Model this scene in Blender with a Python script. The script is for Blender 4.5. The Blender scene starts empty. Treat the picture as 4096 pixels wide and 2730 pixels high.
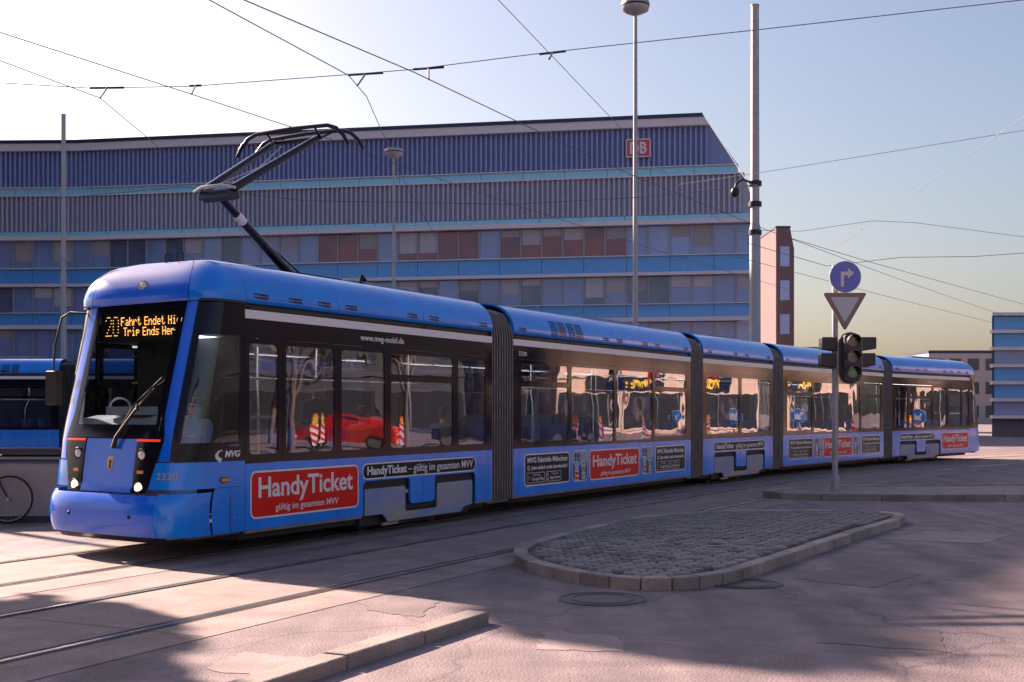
import bpy, math, random
import numpy as np
from mathutils import Matrix, Vector, noise as mnoise
random.seed(7)
R = math.radians
sc = bpy.context.scene

# ------------------------------------------------------------------ camera, sky, sun, exposure
CAM_H = 1.64
F = 2872.4; CX = 1176.5; HY = 947.1            # focal length / horizon in a 2353 px wide picture
cam_d = bpy.data.cameras.new('camera'); cam = bpy.data.objects.new('camera', cam_d)
sc.collection.objects.link(cam); sc.camera = cam
cam.location = (0, 0, CAM_H); cam.rotation_euler = (R(90), 0, 0)
cam_d.sensor_width = 36; cam_d.lens = 36 * 5000 / 4096; cam_d.shift_y = 283.5 / 4096
cam_d.clip_start = 0.1; cam_d.clip_end = 2000

SUN_AZ = R(-47); SUN_EL = R(27)                # azimuth measured from +Y towards +X
w = bpy.data.worlds.new('World'); sc.world = w; w.use_nodes = True
nt = w.node_tree; nt.nodes.clear()
wo = nt.nodes.new('ShaderNodeOutputWorld'); bg = nt.nodes.new('ShaderNodeBackground')
sky = nt.nodes.new('ShaderNodeTexSky'); sky.sky_type = 'NISHITA'; sky.sun_disc = False
sky.sun_elevation = SUN_EL; sky.sun_rotation = SUN_AZ
sky.air_density = 1.2; sky.dust_density = 2.7; sky.ozone_density = 2.8
bg.inputs['Strength'].default_value = 0.05
tn = nt.nodes.new('ShaderNodeMix'); tn.data_type = 'RGBA'; tn.blend_type = 'MULTIPLY'; tn.inputs[0].default_value = 1; tn.inputs[7].default_value = (1.0, 0.875, 0.885, 1)   # slightly rosy air
nt.links.new(sky.outputs[0], tn.inputs[6]); nt.links.new(tn.outputs[2], bg.inputs['Color']); nt.links.new(bg.outputs[0], wo.inputs['Surface'])

sd = bpy.data.lights.new('sun', 'SUN'); sun = bpy.data.objects.new('sun', sd); sc.collection.objects.link(sun)
sd.energy = 5.0; sd.angle = R(0.6); sd.color = (1.0, 0.76, 0.62)
sdir = Vector((math.sin(SUN_AZ) * math.cos(SUN_EL), math.cos(SUN_AZ) * math.cos(SUN_EL), math.sin(SUN_EL)))
sun.rotation_euler = sdir.to_track_quat('Z', 'Y').to_euler(); sun.location = (-20, 20, 40)
sc.view_settings.view_transform = 'Standard'; sc.view_settings.look = 'None'
sc.view_settings.exposure = 1.85; sc.view_settings.gamma = 1.0
sc.view_settings.use_curve_mapping = False
sc.cycles.use_denoising = True
sc.cycles.max_bounces = 8; sc.cycles.transparent_max_bounces = 24; sc.cycles.glossy_bounces = 4
sc.cycles.caustics_reflective = False; sc.cycles.caustics_refractive = False

C = sc.collection
def px(x, y, Y):                               # picture point (2353 wide) at depth Y
    return Vector(((x - CX) / F * Y, Y, CAM_H + (HY - y) / F * Y))
def pz(x, y, z):                               # picture point on the level z
    Y = (z - CAM_H) * F / (HY - y); return px(x, y, Y)

# ------------------------------------------------------------------ materials
MATS = {}
def mat(name, col, rough=0.5, metal=0.0, var=0.0, vscale=3.0, bump=0.0, bscale=40.0, coat=0.0, crough=0.03, col2=None,
        emit=None, estr=0.0, spec=0.5, stretch=None, bdist=0.02, fine=0.0, fscale=70.0, rnd=0.0):
    m = bpy.data.materials.new(name); m.use_nodes = True; MATS[name] = m
    t = m.node_tree; b = t.nodes['Principled BSDF']
    b.inputs['Base Color'].default_value = (*col, 1); b.inputs['Roughness'].default_value = rough
    b.inputs['Metallic'].default_value = metal; b.inputs['Coat Weight'].default_value = coat
    b.inputs['Coat Roughness'].default_value = crough; b.inputs['Specular IOR Level'].default_value = spec
    if emit: b.inputs['Emission Color'].default_value = (*emit, 1); b.inputs['Emission Strength'].default_value = estr
    tc = t.nodes.new('ShaderNodeTexCoord'); src = tc.outputs['Object']
    if stretch:
        mp = t.nodes.new('ShaderNodeMapping'); mp.inputs['Scale'].default_value = stretch
        t.links.new(src, mp.inputs['Vector']); src = mp.outputs[0]
    if var > 0 or col2:
        n = t.nodes.new('ShaderNodeTexNoise'); n.inputs['Scale'].default_value = vscale; n.inputs['Detail'].default_value = 6
        n.inputs['Roughness'].default_value = 0.62
        t.links.new(src, n.inputs['Vector'])
        r = t.nodes.new('ShaderNodeValToRGB'); r.color_ramp.elements[0].position = 0.3; r.color_ramp.elements[1].position = 0.7
        c2 = col2 or tuple(min(1, c * (1 + var)) for c in col)
        c1 = col if col2 else tuple(c * (1 - var) for c in col)
        r.color_ramp.elements[0].color = (*c1, 1); r.color_ramp.elements[1].color = (*c2, 1)
        t.links.new(n.outputs['Fac'], r.inputs[0]); csrc = r.outputs[0]
        if fine > 0:                             # grit and patches on top of the broad tone
            for sc_, am in ((fscale, fine), (2.3, fine*.8)):
                n3 = t.nodes.new('ShaderNodeTexNoise'); n3.inputs['Scale'].default_value = sc_; n3.inputs['Detail'].default_value = 3
                mr = t.nodes.new('ShaderNodeMapRange'); mr.inputs['From Min'].default_value = .3; mr.inputs['From Max'].default_value = .7; mr.inputs['To Min'].default_value = 1-am; mr.inputs['To Max'].default_value = 1+am*.6
                mx = t.nodes.new('ShaderNodeMix'); mx.data_type = 'RGBA'; mx.blend_type = 'MULTIPLY'; mx.inputs[0].default_value = 1
                t.links.new(src, n3.inputs['Vector']); t.links.new(n3.outputs['Fac'], mr.inputs['Value']); t.links.new(csrc, mx.inputs[6]); t.links.new(mr.outputs[0], mx.inputs[7]); csrc = mx.outputs[2]
        if rnd > 0:
            oi = t.nodes.new('ShaderNodeObjectInfo'); mr = t.nodes.new('ShaderNodeMapRange'); mr.inputs['To Min'].default_value = 1-rnd; mr.inputs['To Max'].default_value = 1+rnd
            mx = t.nodes.new('ShaderNodeMix'); mx.data_type = 'RGBA'; mx.blend_type = 'MULTIPLY'; mx.inputs[0].default_value = 1
            t.links.new(oi.outputs['Random'], mr.inputs['Value']); t.links.new(csrc, mx.inputs[6]); t.links.new(mr.outputs[0], mx.inputs[7]); csrc = mx.outputs[2]
        t.links.new(csrc, b.inputs['Base Color'])
        rr = t.nodes.new('ShaderNodeMapRange'); rr.inputs['To Min'].default_value = max(0.02, rough * 0.8); rr.inputs['To Max'].default_value = min(1, rough * 1.25)
        t.links.new(n.outputs['Fac'], rr.inputs['Value']); t.links.new(rr.outputs[0], b.inputs['Roughness'])
    if bump > 0:
        n2 = t.nodes.new('ShaderNodeTexNoise'); n2.inputs['Scale'].default_value = bscale; n2.inputs['Detail'].default_value = 4
        bp = t.nodes.new('ShaderNodeBump'); bp.inputs['Strength'].default_value = bump; bp.inputs['Distance'].default_value = bdist
        t.links.new(src, n2.inputs['Vector']); t.links.new(n2.outputs['Fac'], bp.inputs['Height']); t.links.new(bp.outputs[0], b.inputs['Normal'])
    return m

def glass_mat(name, tint, ior=1.9, rough=0.01, wob=0.05, wscale=1.3):
    m = bpy.data.materials.new(name); m.use_nodes = True; MATS[name] = m
    t = m.node_tree; t.nodes.clear(); N = t.nodes.new
    out = N('ShaderNodeOutputMaterial'); mix = N('ShaderNodeMixShader'); tr = N('ShaderNodeBsdfTransparent'); gl = N('ShaderNodeBsdfGlossy')
    fr = N('ShaderNodeFresnel'); fr.inputs['IOR'].default_value = ior
    tr.inputs['Color'].default_value = (*tint, 1); gl.inputs['Roughness'].default_value = rough; gl.inputs['Color'].default_value = (1, 1, 1, 1)
    tc = N('ShaderNodeTexCoord'); n = N('ShaderNodeTexNoise'); n.inputs['Scale'].default_value = wscale; n.inputs['Detail'].default_value = 1
    bp = N('ShaderNodeBump'); bp.inputs['Strength'].default_value = wob; bp.inputs['Distance'].default_value = 0.05
    t.links.new(tc.outputs['Object'], n.inputs['Vector']); t.links.new(n.outputs['Fac'], bp.inputs['Height'])
    t.links.new(bp.outputs[0], gl.inputs['Normal'])
    ge = N('ShaderNodeNewGeometry'); mi = N('ShaderNodeMix'); mi.inputs[2].default_value = ior; mi.inputs[3].default_value = 1/ior   # same reflectance on both faces of a pane
    t.links.new(ge.outputs['Backfacing'], mi.inputs[0]); t.links.new(mi.outputs[0], fr.inputs['IOR'])
    t.links.new(fr.outputs[0], mix.inputs[0]); t.links.new(tr.outputs[0], mix.inputs[1]); t.links.new(gl.outputs[0], mix.inputs[2])
    t.links.new(mix.outputs[0], out.inputs['Surface'])
    return m

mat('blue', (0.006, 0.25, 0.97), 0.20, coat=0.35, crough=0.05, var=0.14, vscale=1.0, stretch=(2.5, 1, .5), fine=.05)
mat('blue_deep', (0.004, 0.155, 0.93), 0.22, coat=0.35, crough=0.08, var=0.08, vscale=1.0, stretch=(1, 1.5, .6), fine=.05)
mat('white', (0.82, 0.80, 0.80), 0.35)
mat('black', (0.006, 0.006, 0.014), 0.10, coat=0.0, spec=0.28, bump=0.03, bscale=1.2, bdist=0.05)
mat('matte_black', (0.012, 0.012, 0.014), 0.6)
mat('seal', (0.008, 0.008, 0.01), 0.45)
mat('rubber', (0.05, 0.046, 0.05), 0.55, var=0.3, vscale=6)
mat('rubber_edge', (0.24, 0.20, 0.20), 0.5, var=0.35, vscale=5)
mat('red', (0.78, 0.012, 0.010), 0.35, coat=0.0, spec=0.25, var=0.04, vscale=2)
mat('decal_black', (0.010, 0.011, 0.020), 0.35, spec=0.2)
mat('decal_navy', (0.015, 0.03, 0.12), 0.3)
mat('decal_grey', (0.32, 0.36, 0.46), 0.35)
mat('number_grey', (0.34, 0.36, 0.42), 0.35)
mat('green', (0.03, 0.30, 0.10), 0.4)
mat('teal', (0.03, 0.20, 0.28), 0.4)
mat('yellow', (0.75, 0.42, 0.02), 0.4)
mat('amber', (0.85, 0.22, 0.02), 0.25, coat=0.5, bump=0.4, bscale=90)
mat('cover', (0.13, 0.27, 0.60), 0.42, metal=0.15, col2=(0.42, 0.36, 0.30), vscale=1.1, stretch=(.9, 1, 2.2))
mat('steel', (0.42, 0.42, 0.43), 0.35, metal=0.9, var=0.15)
mat('steel_pole', (0.36, 0.36, 0.38), 0.5, metal=0.2, var=0.12, vscale=2)
mat('dark_steel', (0.03, 0.03, 0.035), 0.45, metal=0.6, var=0.2)
mat('panto', (0.010, 0.012, 0.030), 0.32, metal=0.4, coat=0.4)
mat('panto_light', (0.55, 0.55, 0.55), 0.35, metal=0.6)
mat('lens', (0.75, 0.76, 0.78), 0.12, metal=0.5, coat=1.0, bump=0.6, bscale=60)
mat('lamp_lit', (1, 0.85, 0.6), 0.3, emit=(1.0, 0.80, 0.50), estr=.7)
mat('red_strip', (0.8, 0.02, 0.01), 0.3, emit=(1.0, 0.03, 0.01), estr=0.22)
mat('led', (0.9, 0.3, 0.05), 0.4, emit=(1.0, 0.42, 0.10), estr=1.3)
mat('led_board', (0.02, 0.018, 0.016), 0.5)
mat('dash', (0.80, 0.80, 0.80), 0.6, var=0.08)
mat('interior', (0.16, 0.17, 0.20), 0.6)
mat('interior_light', (0.42, 0.43, 0.46), 0.6)
mat('seat_blue', (0.02, 0.06, 0.24), 0.8, var=0.25, vscale=20)
mat('grab', (0.55, 0.55, 0.56), 0.25, metal=0.9)
mat('grab_yellow', (0.75, 0.5, 0.04), 0.4)
mat('ceil_fill_light', (0.8,0.8,0.8), 0.4, emit=(1.0,0.95,0.88), estr=2.2)  # glow added to brighten the passengers behind the glass
mat('deck', (0.20, 0.24, 0.32), 0.6, var=0.2)
glass_mat('glass', (0.68, 0.70, 0.77), 2.0, wob=0.06, wscale=1.4)
glass_mat('cab_glass', (0.70, 0.73, 0.78), 1.5, wob=0.03)
glass_mat('wind_glass', (0.72, 0.76, 0.78), 1.45, wob=0.02)
mat('skin', (0.62, 0.36, 0.27), 0.55, var=0.08, vscale=20)
mat('hair', (0.02, 0.015, 0.012), 0.7)
mat('cloth_dark', (0.035, 0.045, 0.10), 0.85, bump=0.2, bscale=120)
mat('cloth_shirt', (0.45, 0.52, 0.68), 0.8)
mat('cloth_grey', (0.10, 0.10, 0.12), 0.85)
mat('cloth_brown', (0.14, 0.08, 0.05), 0.85)

# ------------------------------------------------------------------ mesh helpers
class MB:
    def __init__(s): s.v = []; s.f = []; s.mi = []; s.smooth = []
    def add(s, v, f, mi=0, sm=False):
        o = len(s.v); s.v += [tuple(p) for p in v]
        for q in f: s.f.append(tuple(i + o for i in q)); s.mi.append(mi); s.smooth.append(sm)
        return s
    def box(s, x0, x1, y0, y1, z0, z1, mi=0):
        v = [(x0,y0,z0),(x1,y0,z0),(x1,y1,z0),(x0,y1,z0),(x0,y0,z1),(x1,y0,z1),(x1,y1,z1),(x0,y1,z1)]
        return s.add(v, [(0,3,2,1),(4,5,6,7),(0,1,5,4),(1,2,6,5),(2,3,7,6),(3,0,4,7)], mi)
    def prism(s, poly, y0, y1, mi=0):            # poly in (x,z) seen from -y, extruded along y
        n = len(poly); v = [(x,y0,z) for x,z in poly] + [(x,y1,z) for x,z in poly]
        f = [tuple(range(n)), tuple(range(2*n-1, n-1, -1))] + [(i, i+n, (i+1)%n+n, (i+1)%n) for i in range(n)]
        return s.add(v, f, mi)
    def prism_z(s, poly, z0, z1, mi=0):
        n = len(poly); v = [(x,y,z0) for x,y in poly] + [(x,y,z1) for x,y in poly]
        f = [tuple(range(n-1,-1,-1)), tuple(range(n, 2*n))] + [(i, (i+1)%n, (i+1)%n+n, i+n) for i in range(n)]
        return s.add(v, f, mi)
    def ring(s, outer, inner, y0, y1, mi=0):
        n = len(outer); v = [(x,y0,z) for x,z in outer] + [(x,y0,z) for x,z in inner] + [(x,y1,z) for x,z in outer] + [(x,y1,z) for x,z in inner]
        f = []
        for i in range(n):
            j = (i+1)%n
            f += [(i,j,j+n,i+n), (i+2*n,i+3*n,j+3*n,j+2*n), (i,i+2*n,j+2*n,j), (i+n,j+n,j+3*n,i+3*n)]
        return s.add(v, f, mi)
    def tube(s, pts, r, n=8, mi=0, cap=True):
        pts = [Vector(p) for p in pts]; rs = r if isinstance(r, (list, tuple)) else [r]*len(pts)
        v = []; up = None
        for i, p in enumerate(pts):
            d = (pts[min(i+1, len(pts)-1)] - pts[max(i-1, 0)]).normalized()
            if up is None: up = Vector((0,0,1)) if abs(d.z) < 0.9 else Vector((1,0,0))
            a = d.cross(up).normalized(); b = a.cross(d).normalized(); up = b
            v += [p + (a*math.cos(2*math.pi*k/n) + b*math.sin(2*math.pi*k/n))*rs[i] for k in range(n)]
        f = [(i*n+k, i*n+(k+1)%n, (i+1)*n+(k+1)%n, (i+1)*n+k) for i in range(len(pts)-1) for k in range(n)]
        s.add(v, f, mi, True)
        if cap: s.add(v[:n], [tuple(range(n-1,-1,-1))], mi); s.add(v[-n:], [tuple(range(n))], mi)
        return s
    def ball(s, c, r, nu=14, nv=9, mi=0):
        r = r if isinstance(r, (tuple, list)) else (r,r,r); v = []
        for j in range(nv+1):
            t = math.pi*j/nv
            for i in range(nu):
                a = 2*math.pi*i/nu; v.append((c[0]+r[0]*math.sin(t)*math.cos(a), c[1]+r[1]*math.sin(t)*math.sin(a), c[2]+r[2]*math.cos(t)))
        f = [(j*nu+i, (j+1)*nu+i, (j+1)*nu+(i+1)%nu, j*nu+(i+1)%nu) for j in range(nv) for i in range(nu)]
        return s.add(v, f, mi, True)
    def disc_y(s, c, r, y0, y1, n=24, mi=0, sx=1.0):
        return s.prism([(c[0]+r*sx*math.cos(2*math.pi*k/n), c[1]+r*math.sin(2*math.pi*k/n)) for k in range(n)], y0, y1, mi)
    def map(s, fn): s.v = [tuple(fn(*p)) for p in s.v]; return s
    def flip(s): s.f = [q[::-1] for q in s.f]; return s
    def mesh(s, name, mats):
        me = bpy.data.meshes.new(name); me.from_pydata(s.v, [], s.f)
        for m in (mats if isinstance(mats, (list, tuple)) else [mats]): me.materials.append(MATS[m])
        me.polygons.foreach_set('material_index', s.mi); me.polygons.foreach_set('use_smooth', s.smooth); me.update()
        return me
    def build(s, name, mats, parent=None, smooth=False, bevel=0):
        if smooth: s.smooth = [True]*len(s.f)
        me = s.mesh(name, mats)
        o = bpy.data.objects.new(name, me); C.objects.link(o)
        if parent: o.parent = parent
        if bevel:
            b = o.modifiers.new('bevel', 'BEVEL'); b.width = bevel; b.segments = 2; b.limit_method = 'ANGLE'
        return o
def tag(o, label=None, cat=None, group=None, kind=None):
    if label: o['label'] = label
    if cat: o['category'] = cat
    if group: o['group'] = group
    if kind: o['kind'] = kind
    return o
def empty(name, loc=(0,0,0), rz=0.0):
    o = bpy.data.objects.new(name, None); C.objects.link(o); o.location = loc; o.rotation_euler = (0,0,rz); o.empty_display_size = 0.3
    return o
def copy_tree(o, parent=None):
    c = o.copy(); C.objects.link(c)
    if parent: c.parent = parent
    for ch in o.children: copy_tree(ch, c)
    return c
def rrect(x0, x1, z0, z1, r, n=5):
    p = []
    for cx, cz, a0 in ((x1-r, z1-r, 0), (x0+r, z1-r, 90), (x0+r, z0+r, 180), (x1-r, z0+r, 270)):
        p += [(cx+r*math.cos(R(a0+90*k/n)), cz+r*math.sin(R(a0+90*k/n))) for k in range(n+1)]
    return p[::-1][::-1]
TXT = {}
def text(s, h, xs=0.8, bold=0.0, width=None, shear=0.0):
    """solid lettering in (x, z), baseline at z=0, cap height h, facing -y; list of verts (x, depth, z) and faces"""
    key = (s, round(bold, 4), shear)
    if key not in TXT:
        cu = bpy.data.curves.new('lettering', 'FONT'); cu.body = s; cu.size = 1.0; cu.extrude = 0.01; cu.offset = bold; cu.resolution_u = 3; cu.shear = shear
        o = bpy.data.objects.new('lettering', cu); me = o.to_mesh()
        TXT[key] = ([tuple(v.co) for v in me.vertices], [tuple(p.vertices) for p in me.polygons]); o.to_mesh_clear(); bpy.data.objects.remove(o)
    v, f = TXT[key]
    if not v: return [], [], 0
    k = h / CAPH; x0 = min(p[0] for p in v); W = max(p[0] for p in v) - x0
    kx = (width / W) if width else k * xs
    return [((p[0]-x0)*kx, -p[2]*0.12, p[1]*k) for p in v], f, W*kx
def _caph():
    cu = bpy.data.curves.new('t', 'FONT'); cu.body = 'H'; cu.size = 1.0; o = bpy.data.objects.new('t', cu); me = o.to_mesh()
    h = max(v.co.y for v in me.vertices); o.to_mesh_clear(); bpy.data.objects.remove(o); return h
CAPH = _caph()
def txt(mb, s, x, z, h, y=-0.001, xs=0.8, bold=0.0, width=None, mi=0, center=False, shear=0.0):
    v, f, W = text(s, h, xs, bold, width, shear)
    if center: x -= W/2
    mb.add([(p[0]+x, p[1]+y, p[2]+z) for p in v], f, mi)
    return W

# ------------------------------------------------------------------ setting: ground, tracks, islands
mat('ground', (0.215, 0.162, 0.175), 0.85, col2=(0.30, 0.227, 0.24), vscale=0.35, fine=.30, fscale=55, bump=0.7, bscale=48, bdist=.015)
def ground_mat():
    m = MATS['ground']; t = m.node_tree; N = t.nodes.new; bs = t.nodes['Principled BSDF']; src = bs.inputs['Base Color'].links[0].from_socket
    tc = N('ShaderNodeTexCoord'); nz = N('ShaderNodeTexNoise'); nz.inputs['Scale'].default_value = .9; nz.inputs['Detail'].default_value = 5
    t.links.new(tc.outputs['Object'], nz.inputs['Vector'])
    ad = N('ShaderNodeMix'); ad.data_type = 'RGBA'; ad.blend_type = 'ADD'; ad.inputs[0].default_value = .9
    t.links.new(tc.outputs['Object'], ad.inputs[6]); t.links.new(nz.outputs['Color'], ad.inputs[7])
    vo = N('ShaderNodeTexVoronoi'); vo.feature = 'DISTANCE_TO_EDGE'; vo.inputs['Scale'].default_value = .30; t.links.new(ad.outputs[2], vo.inputs['Vector'])
    mr = N('ShaderNodeMapRange'); mr.inputs['From Max'].default_value = .007; mr.inputs['To Min'].default_value = .62; mr.inputs['To Max'].default_value = 1.0; t.links.new(vo.outputs['Distance'], mr.inputs['Value'])
    mp = N('ShaderNodeMapping'); mp.inputs['Rotation'].default_value = (0, 0, R(28)); mp.inputs['Scale'].default_value = (1.6, .10, 1); t.links.new(tc.outputs['Object'], mp.inputs['Vector'])
    n2 = N('ShaderNodeTexNoise'); n2.inputs['Scale'].default_value = 1.4; n2.inputs['Detail'].default_value = 4; t.links.new(mp.outputs[0], n2.inputs['Vector'])
    m2 = N('ShaderNodeMapRange'); m2.inputs['From Min'].default_value = .35; m2.inputs['From Max'].default_value = .65; m2.inputs['To Min'].default_value = .70; m2.inputs['To Max'].default_value = 1.08; t.links.new(n2.outputs['Fac'], m2.inputs['Value'])
    n4 = N('ShaderNodeTexNoise'); n4.inputs['Scale'].default_value = 1.7; n4.inputs['Detail'].default_value = 6; n4.inputs['Roughness'].default_value = .7; t.links.new(tc.outputs['Object'], n4.inputs['Vector'])
    m4 = N('ShaderNodeMapRange'); m4.inputs['From Min'].default_value = .62; m4.inputs['From Max'].default_value = .72; m4.inputs['To Min'].default_value = 1.0; m4.inputs['To Max'].default_value = .66; t.links.new(n4.outputs['Fac'], m4.inputs['Value'])
    for s_ in (mr.outputs[0], m2.outputs[0], m4.outputs[0]):
        mx = N('ShaderNodeMix'); mx.data_type = 'RGBA'; mx.blend_type = 'MULTIPLY'; mx.inputs[0].default_value = 1
        t.links.new(src, mx.inputs[6]); t.links.new(s_, mx.inputs[7]); src = mx.outputs[2]
    t.links.new(src, bs.inputs['Base Color'])
ground_mat()
mat('patch_dark', (0.185, 0.14, 0.145), 0.85, var=.12, vscale=2, fine=.25, bump=.35, bscale=60, bdist=.01)
mat('patch_light', (0.31, 0.235, 0.235), 0.85, var=.10, vscale=2, fine=.25, bump=.35, bscale=60, bdist=.01)
mat('rail', (0.68, 0.65, 0.62), 0.22, metal=0.9, var=0.2)
mat('joint', (0.12, 0.10, 0.10), 0.9)
mat('groove', (0.02, 0.018, 0.018), 0.8)
mat('kerb', (0.33, 0.27, 0.25), 0.8, var=0.22, rnd=.22, fine=.2, vscale=2.5, bump=0.3, bscale=40)
mat('cobble', (0.25, 0.215, 0.21), 0.75, var=0.3, rnd=.38, fine=.2, vscale=3.0, bump=0.4, bscale=30)
mat('island_bed', (0.14, 0.115, 0.10), 0.9, var=.25, vscale=6)
mat('track_slab', (0.25, 0.185, 0.18), 0.85, col2=(0.34, 0.255, 0.24), vscale=0.9, fine=.30, fscale=55, bump=0.3, bscale=45, bdist=.01)
mat('iron', (0.10, 0.09, 0.09), 0.6, metal=0.3, var=0.3, vscale=8)
PT0 = [(-3.052,14.292),(-.31,19.498),(3.838,26.819),(6.491,31.098),(11.298,38.004),(14.36,41.424)]
def cobj(mb, name, mats, label=None, cat=None, group=None, kind=None, parent=None, smooth=False, bevel=0):
    return tag(mb.build(name, mats, parent, smooth, bevel), label, cat, group, kind)
S_ = 900
g = MB(); nx = 24
g.add([(-S_+2*S_*i/nx, -200+1400*j/nx, 0) for j in range(nx+1) for i in range(nx+1)], [(j*(nx+1)+i, j*(nx+1)+i+1, (j+1)*(nx+1)+i+1, (j+1)*(nx+1)+i) for j in range(nx) for i in range(nx)])
cobj(g, 'ground', 'ground', kind='structure')
for k, (pts, mt) in enumerate((([(905,1372),(1010,1385),(960,1420),(845,1402)],'patch_dark'), ([(1820,1330),(2010,1352),(2120,1320),(1940,1302)],'patch_dark'), ([(1250,1455),(1420,1462),(1440,1500),(1230,1492)],'patch_light'), ([(1900,1430),(2160,1450),(2180,1500),(1880,1478)],'patch_dark'), ([(560,1500),(720,1515),(640,1560),(470,1540)],'patch_light'), ([(2050,1240),(2260,1250),(2330,1228),(2130,1222)],'patch_light'))):
    q = [pz(x, y, 0) for x, y in pts]
    a_ = sum(q[i].x*q[(i+1)%4].y-q[(i+1)%4].x*q[i].y for i in range(4))
    if a_ < 0: q = q[::-1]
    out = []
    for i in range(4):
        for t_ in range(9):
            p = q[i].lerp(q[(i+1)%4], t_/9); out.append((p.x+random.uniform(-.03,.03), p.y+random.uniform(-.03,.03), .0035))
    cobj(MB().add(out, [tuple(range(len(out)))]), 'road_patch', mt, kind='structure')
# path of the tram's near side, extended both ways, then sampled smoothly
path = []
x, y, a = PT0[0][0], PT0[0][1], R(27.4)
fr_ = []
for i in range(26):
    x -= math.sin(a)*.8; y -= math.cos(a)*.8; a -= R(.22); fr_.append((x, y))
path = fr_[::-1] + PT0
x, y, a = PT0[-1][0], PT0[-1][1], R(44)
for i in range(30): x += math.sin(a)*1.0; y += math.cos(a)*1.0; a += R(.8); path.append((x, y))
_p = np.array(path); _d = np.concatenate([[0], np.cumsum(np.linalg.norm(np.diff(_p, axis=0), axis=1))]); _s = np.arange(0, _d[-1], .5)
PATH = np.stack([np.interp(_s, _d, _p[:,0]), np.interp(_s, _d, _p[:,1])], 1)
for _ in range(12): PATH[1:-1] = .25*PATH[:-2]+.5*PATH[1:-1]+.25*PATH[2:]
TG = np.gradient(PATH, axis=0); TG /= np.linalg.norm(TG, axis=1)[:,None]
NRM = np.stack([-TG[:,1], TG[:,0]], 1)            # towards the far side
def ribbon(y0, y1, z, name, m_, i0=0, i1=None, th=None):
    i1 = i1 or len(PATH); v = []
    for i in range(i0, i1):
        a_ = PATH[i]+NRM[i]*y0; b_ = PATH[i]+NRM[i]*y1; v += [(a_[0], a_[1], z), (b_[0], b_[1], z)]
    n = i1-i0
    mb = MB()
    if th is None: mb.add(v, [(2*k, 2*k+2, 2*k+3, 2*k+1) for k in range(n-1)])
    else:
        w_ = [(p[0], p[1], p[2]-th) for p in v]; mb.add(v+w_, [(2*k, 2*k+2, 2*k+3, 2*k+1) for k in range(n-1)] + [(2*k+2*n, 2*k+2+2*n, 2*k+2, 2*k) for k in range(n-1)] + [(2*k+1, 2*k+3, 2*k+3+2*n, 2*k+1+2*n) for k in range(n-1)])
    return mb
for nm, yc in (('far', 1.15), ('near', -1.75)):
    cobj(ribbon(yc-1.35, yc+1.35, .004, '', ''), 'track_bed', 'track_slab', kind='structure')
    for sg in (-1, 1):
        r0 = yc+sg*.7175
        ro = cobj(ribbon(r0-.035, r0+.035, .012, '', '', th=.008), 'rail', 'rail', kind='structure')
        cobj(ribbon(r0+.036*(-sg) - .022, r0+.036*(-sg)+.022, .0135, '', ''), 'rail_groove', 'groove', parent=ro)
        cobj(ribbon(r0+sg*.07-.012, r0+sg*.07+.012, .008, '', ''), 'rail_joint', 'groove', parent=ro)
    for k in range(3, len(PATH)-6, 6):             # cross joints of the track slabs
        p0 = PATH[k]+NRM[k]*(yc-1.3); p1 = PATH[k]+NRM[k]*(yc+1.3); t_ = TG[k]*.005
        v = [(p0[0]-t_[0], p0[1]-t_[1], .0075), (p0[0]+t_[0], p0[1]+t_[1], .0075), (p1[0]+t_[0], p1[1]+t_[1], .0075), (p1[0]-t_[0], p1[1]-t_[1], .0075)]
        if PATH[k][1] < 45: cobj(MB().add(v, [(0,1,2,3)]), 'slab_joint', 'joint', kind='structure')

def inside(p, poly):
    r_ = False; n = len(poly)
    for i in range(n):
        (x1, y1), (x2, y2) = poly[i], poly[(i+1) % n]
        if (y1 > p[1]) != (y2 > p[1]) and p[0] < (x2-x1)*(p[1]-y1)/(y2-y1)+x1: r_ = not r_
    return r_
def resample(poly, step):
    P = [np.array(p) for p in poly]; out = []
    for i in range(len(P)):
        a_, b_ = P[i], P[(i+1) % len(P)]; n = max(1, int(round(np.linalg.norm(b_-a_)/step)))
        out += [a_+(b_-a_)*k/n for k in range(n)]
    return out
def smooth_poly(poly, it=2):
    for _ in range(it):
        q = []
        for i in range(len(poly)):
            a_, b_ = np.array(poly[i]), np.array(poly[(i+1) % len(poly)]); q += [a_*.75+b_*.25, a_*.25+b_*.75]
        poly = q
    return [tuple(p) for p in poly]
def kerb_ring(poly, parent, h, wd=.15, step=1.0):
    pts = resample(poly, step); c = sum(pts)/len(pts); n = len(pts)
    if sum(pts[i][0]*pts[(i+1)%n][1]-pts[(i+1)%n][0]*pts[i][1] for i in range(n)) < 0: pts = pts[::-1]
    nr_ = []
    for i in range(n):
        d = pts[(i+1)%n]-pts[i-1]; d = d/np.linalg.norm(d); nr_.append(np.array((-d[1], d[0])))
    for i in range(n):
        j = (i+1) % n; a_, b_ = pts[i], pts[j]; u = (b_-a_)/np.linalg.norm(b_-a_)*.006
        q = [a_+u-nr_[i]*wd, b_-u-nr_[j]*wd, b_-u-nr_[j]*.004, a_+u-nr_[i]*.004]; dh = random.uniform(-.004, .004)
        cobj(MB().prism_z([tuple(p) for p in q], -.02, h+dh), 'kerb_stone', 'kerb', parent=parent, bevel=.012)
def gp(x, y): p = pz(x, y, 0.0); return (p.x, p.y)
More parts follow.
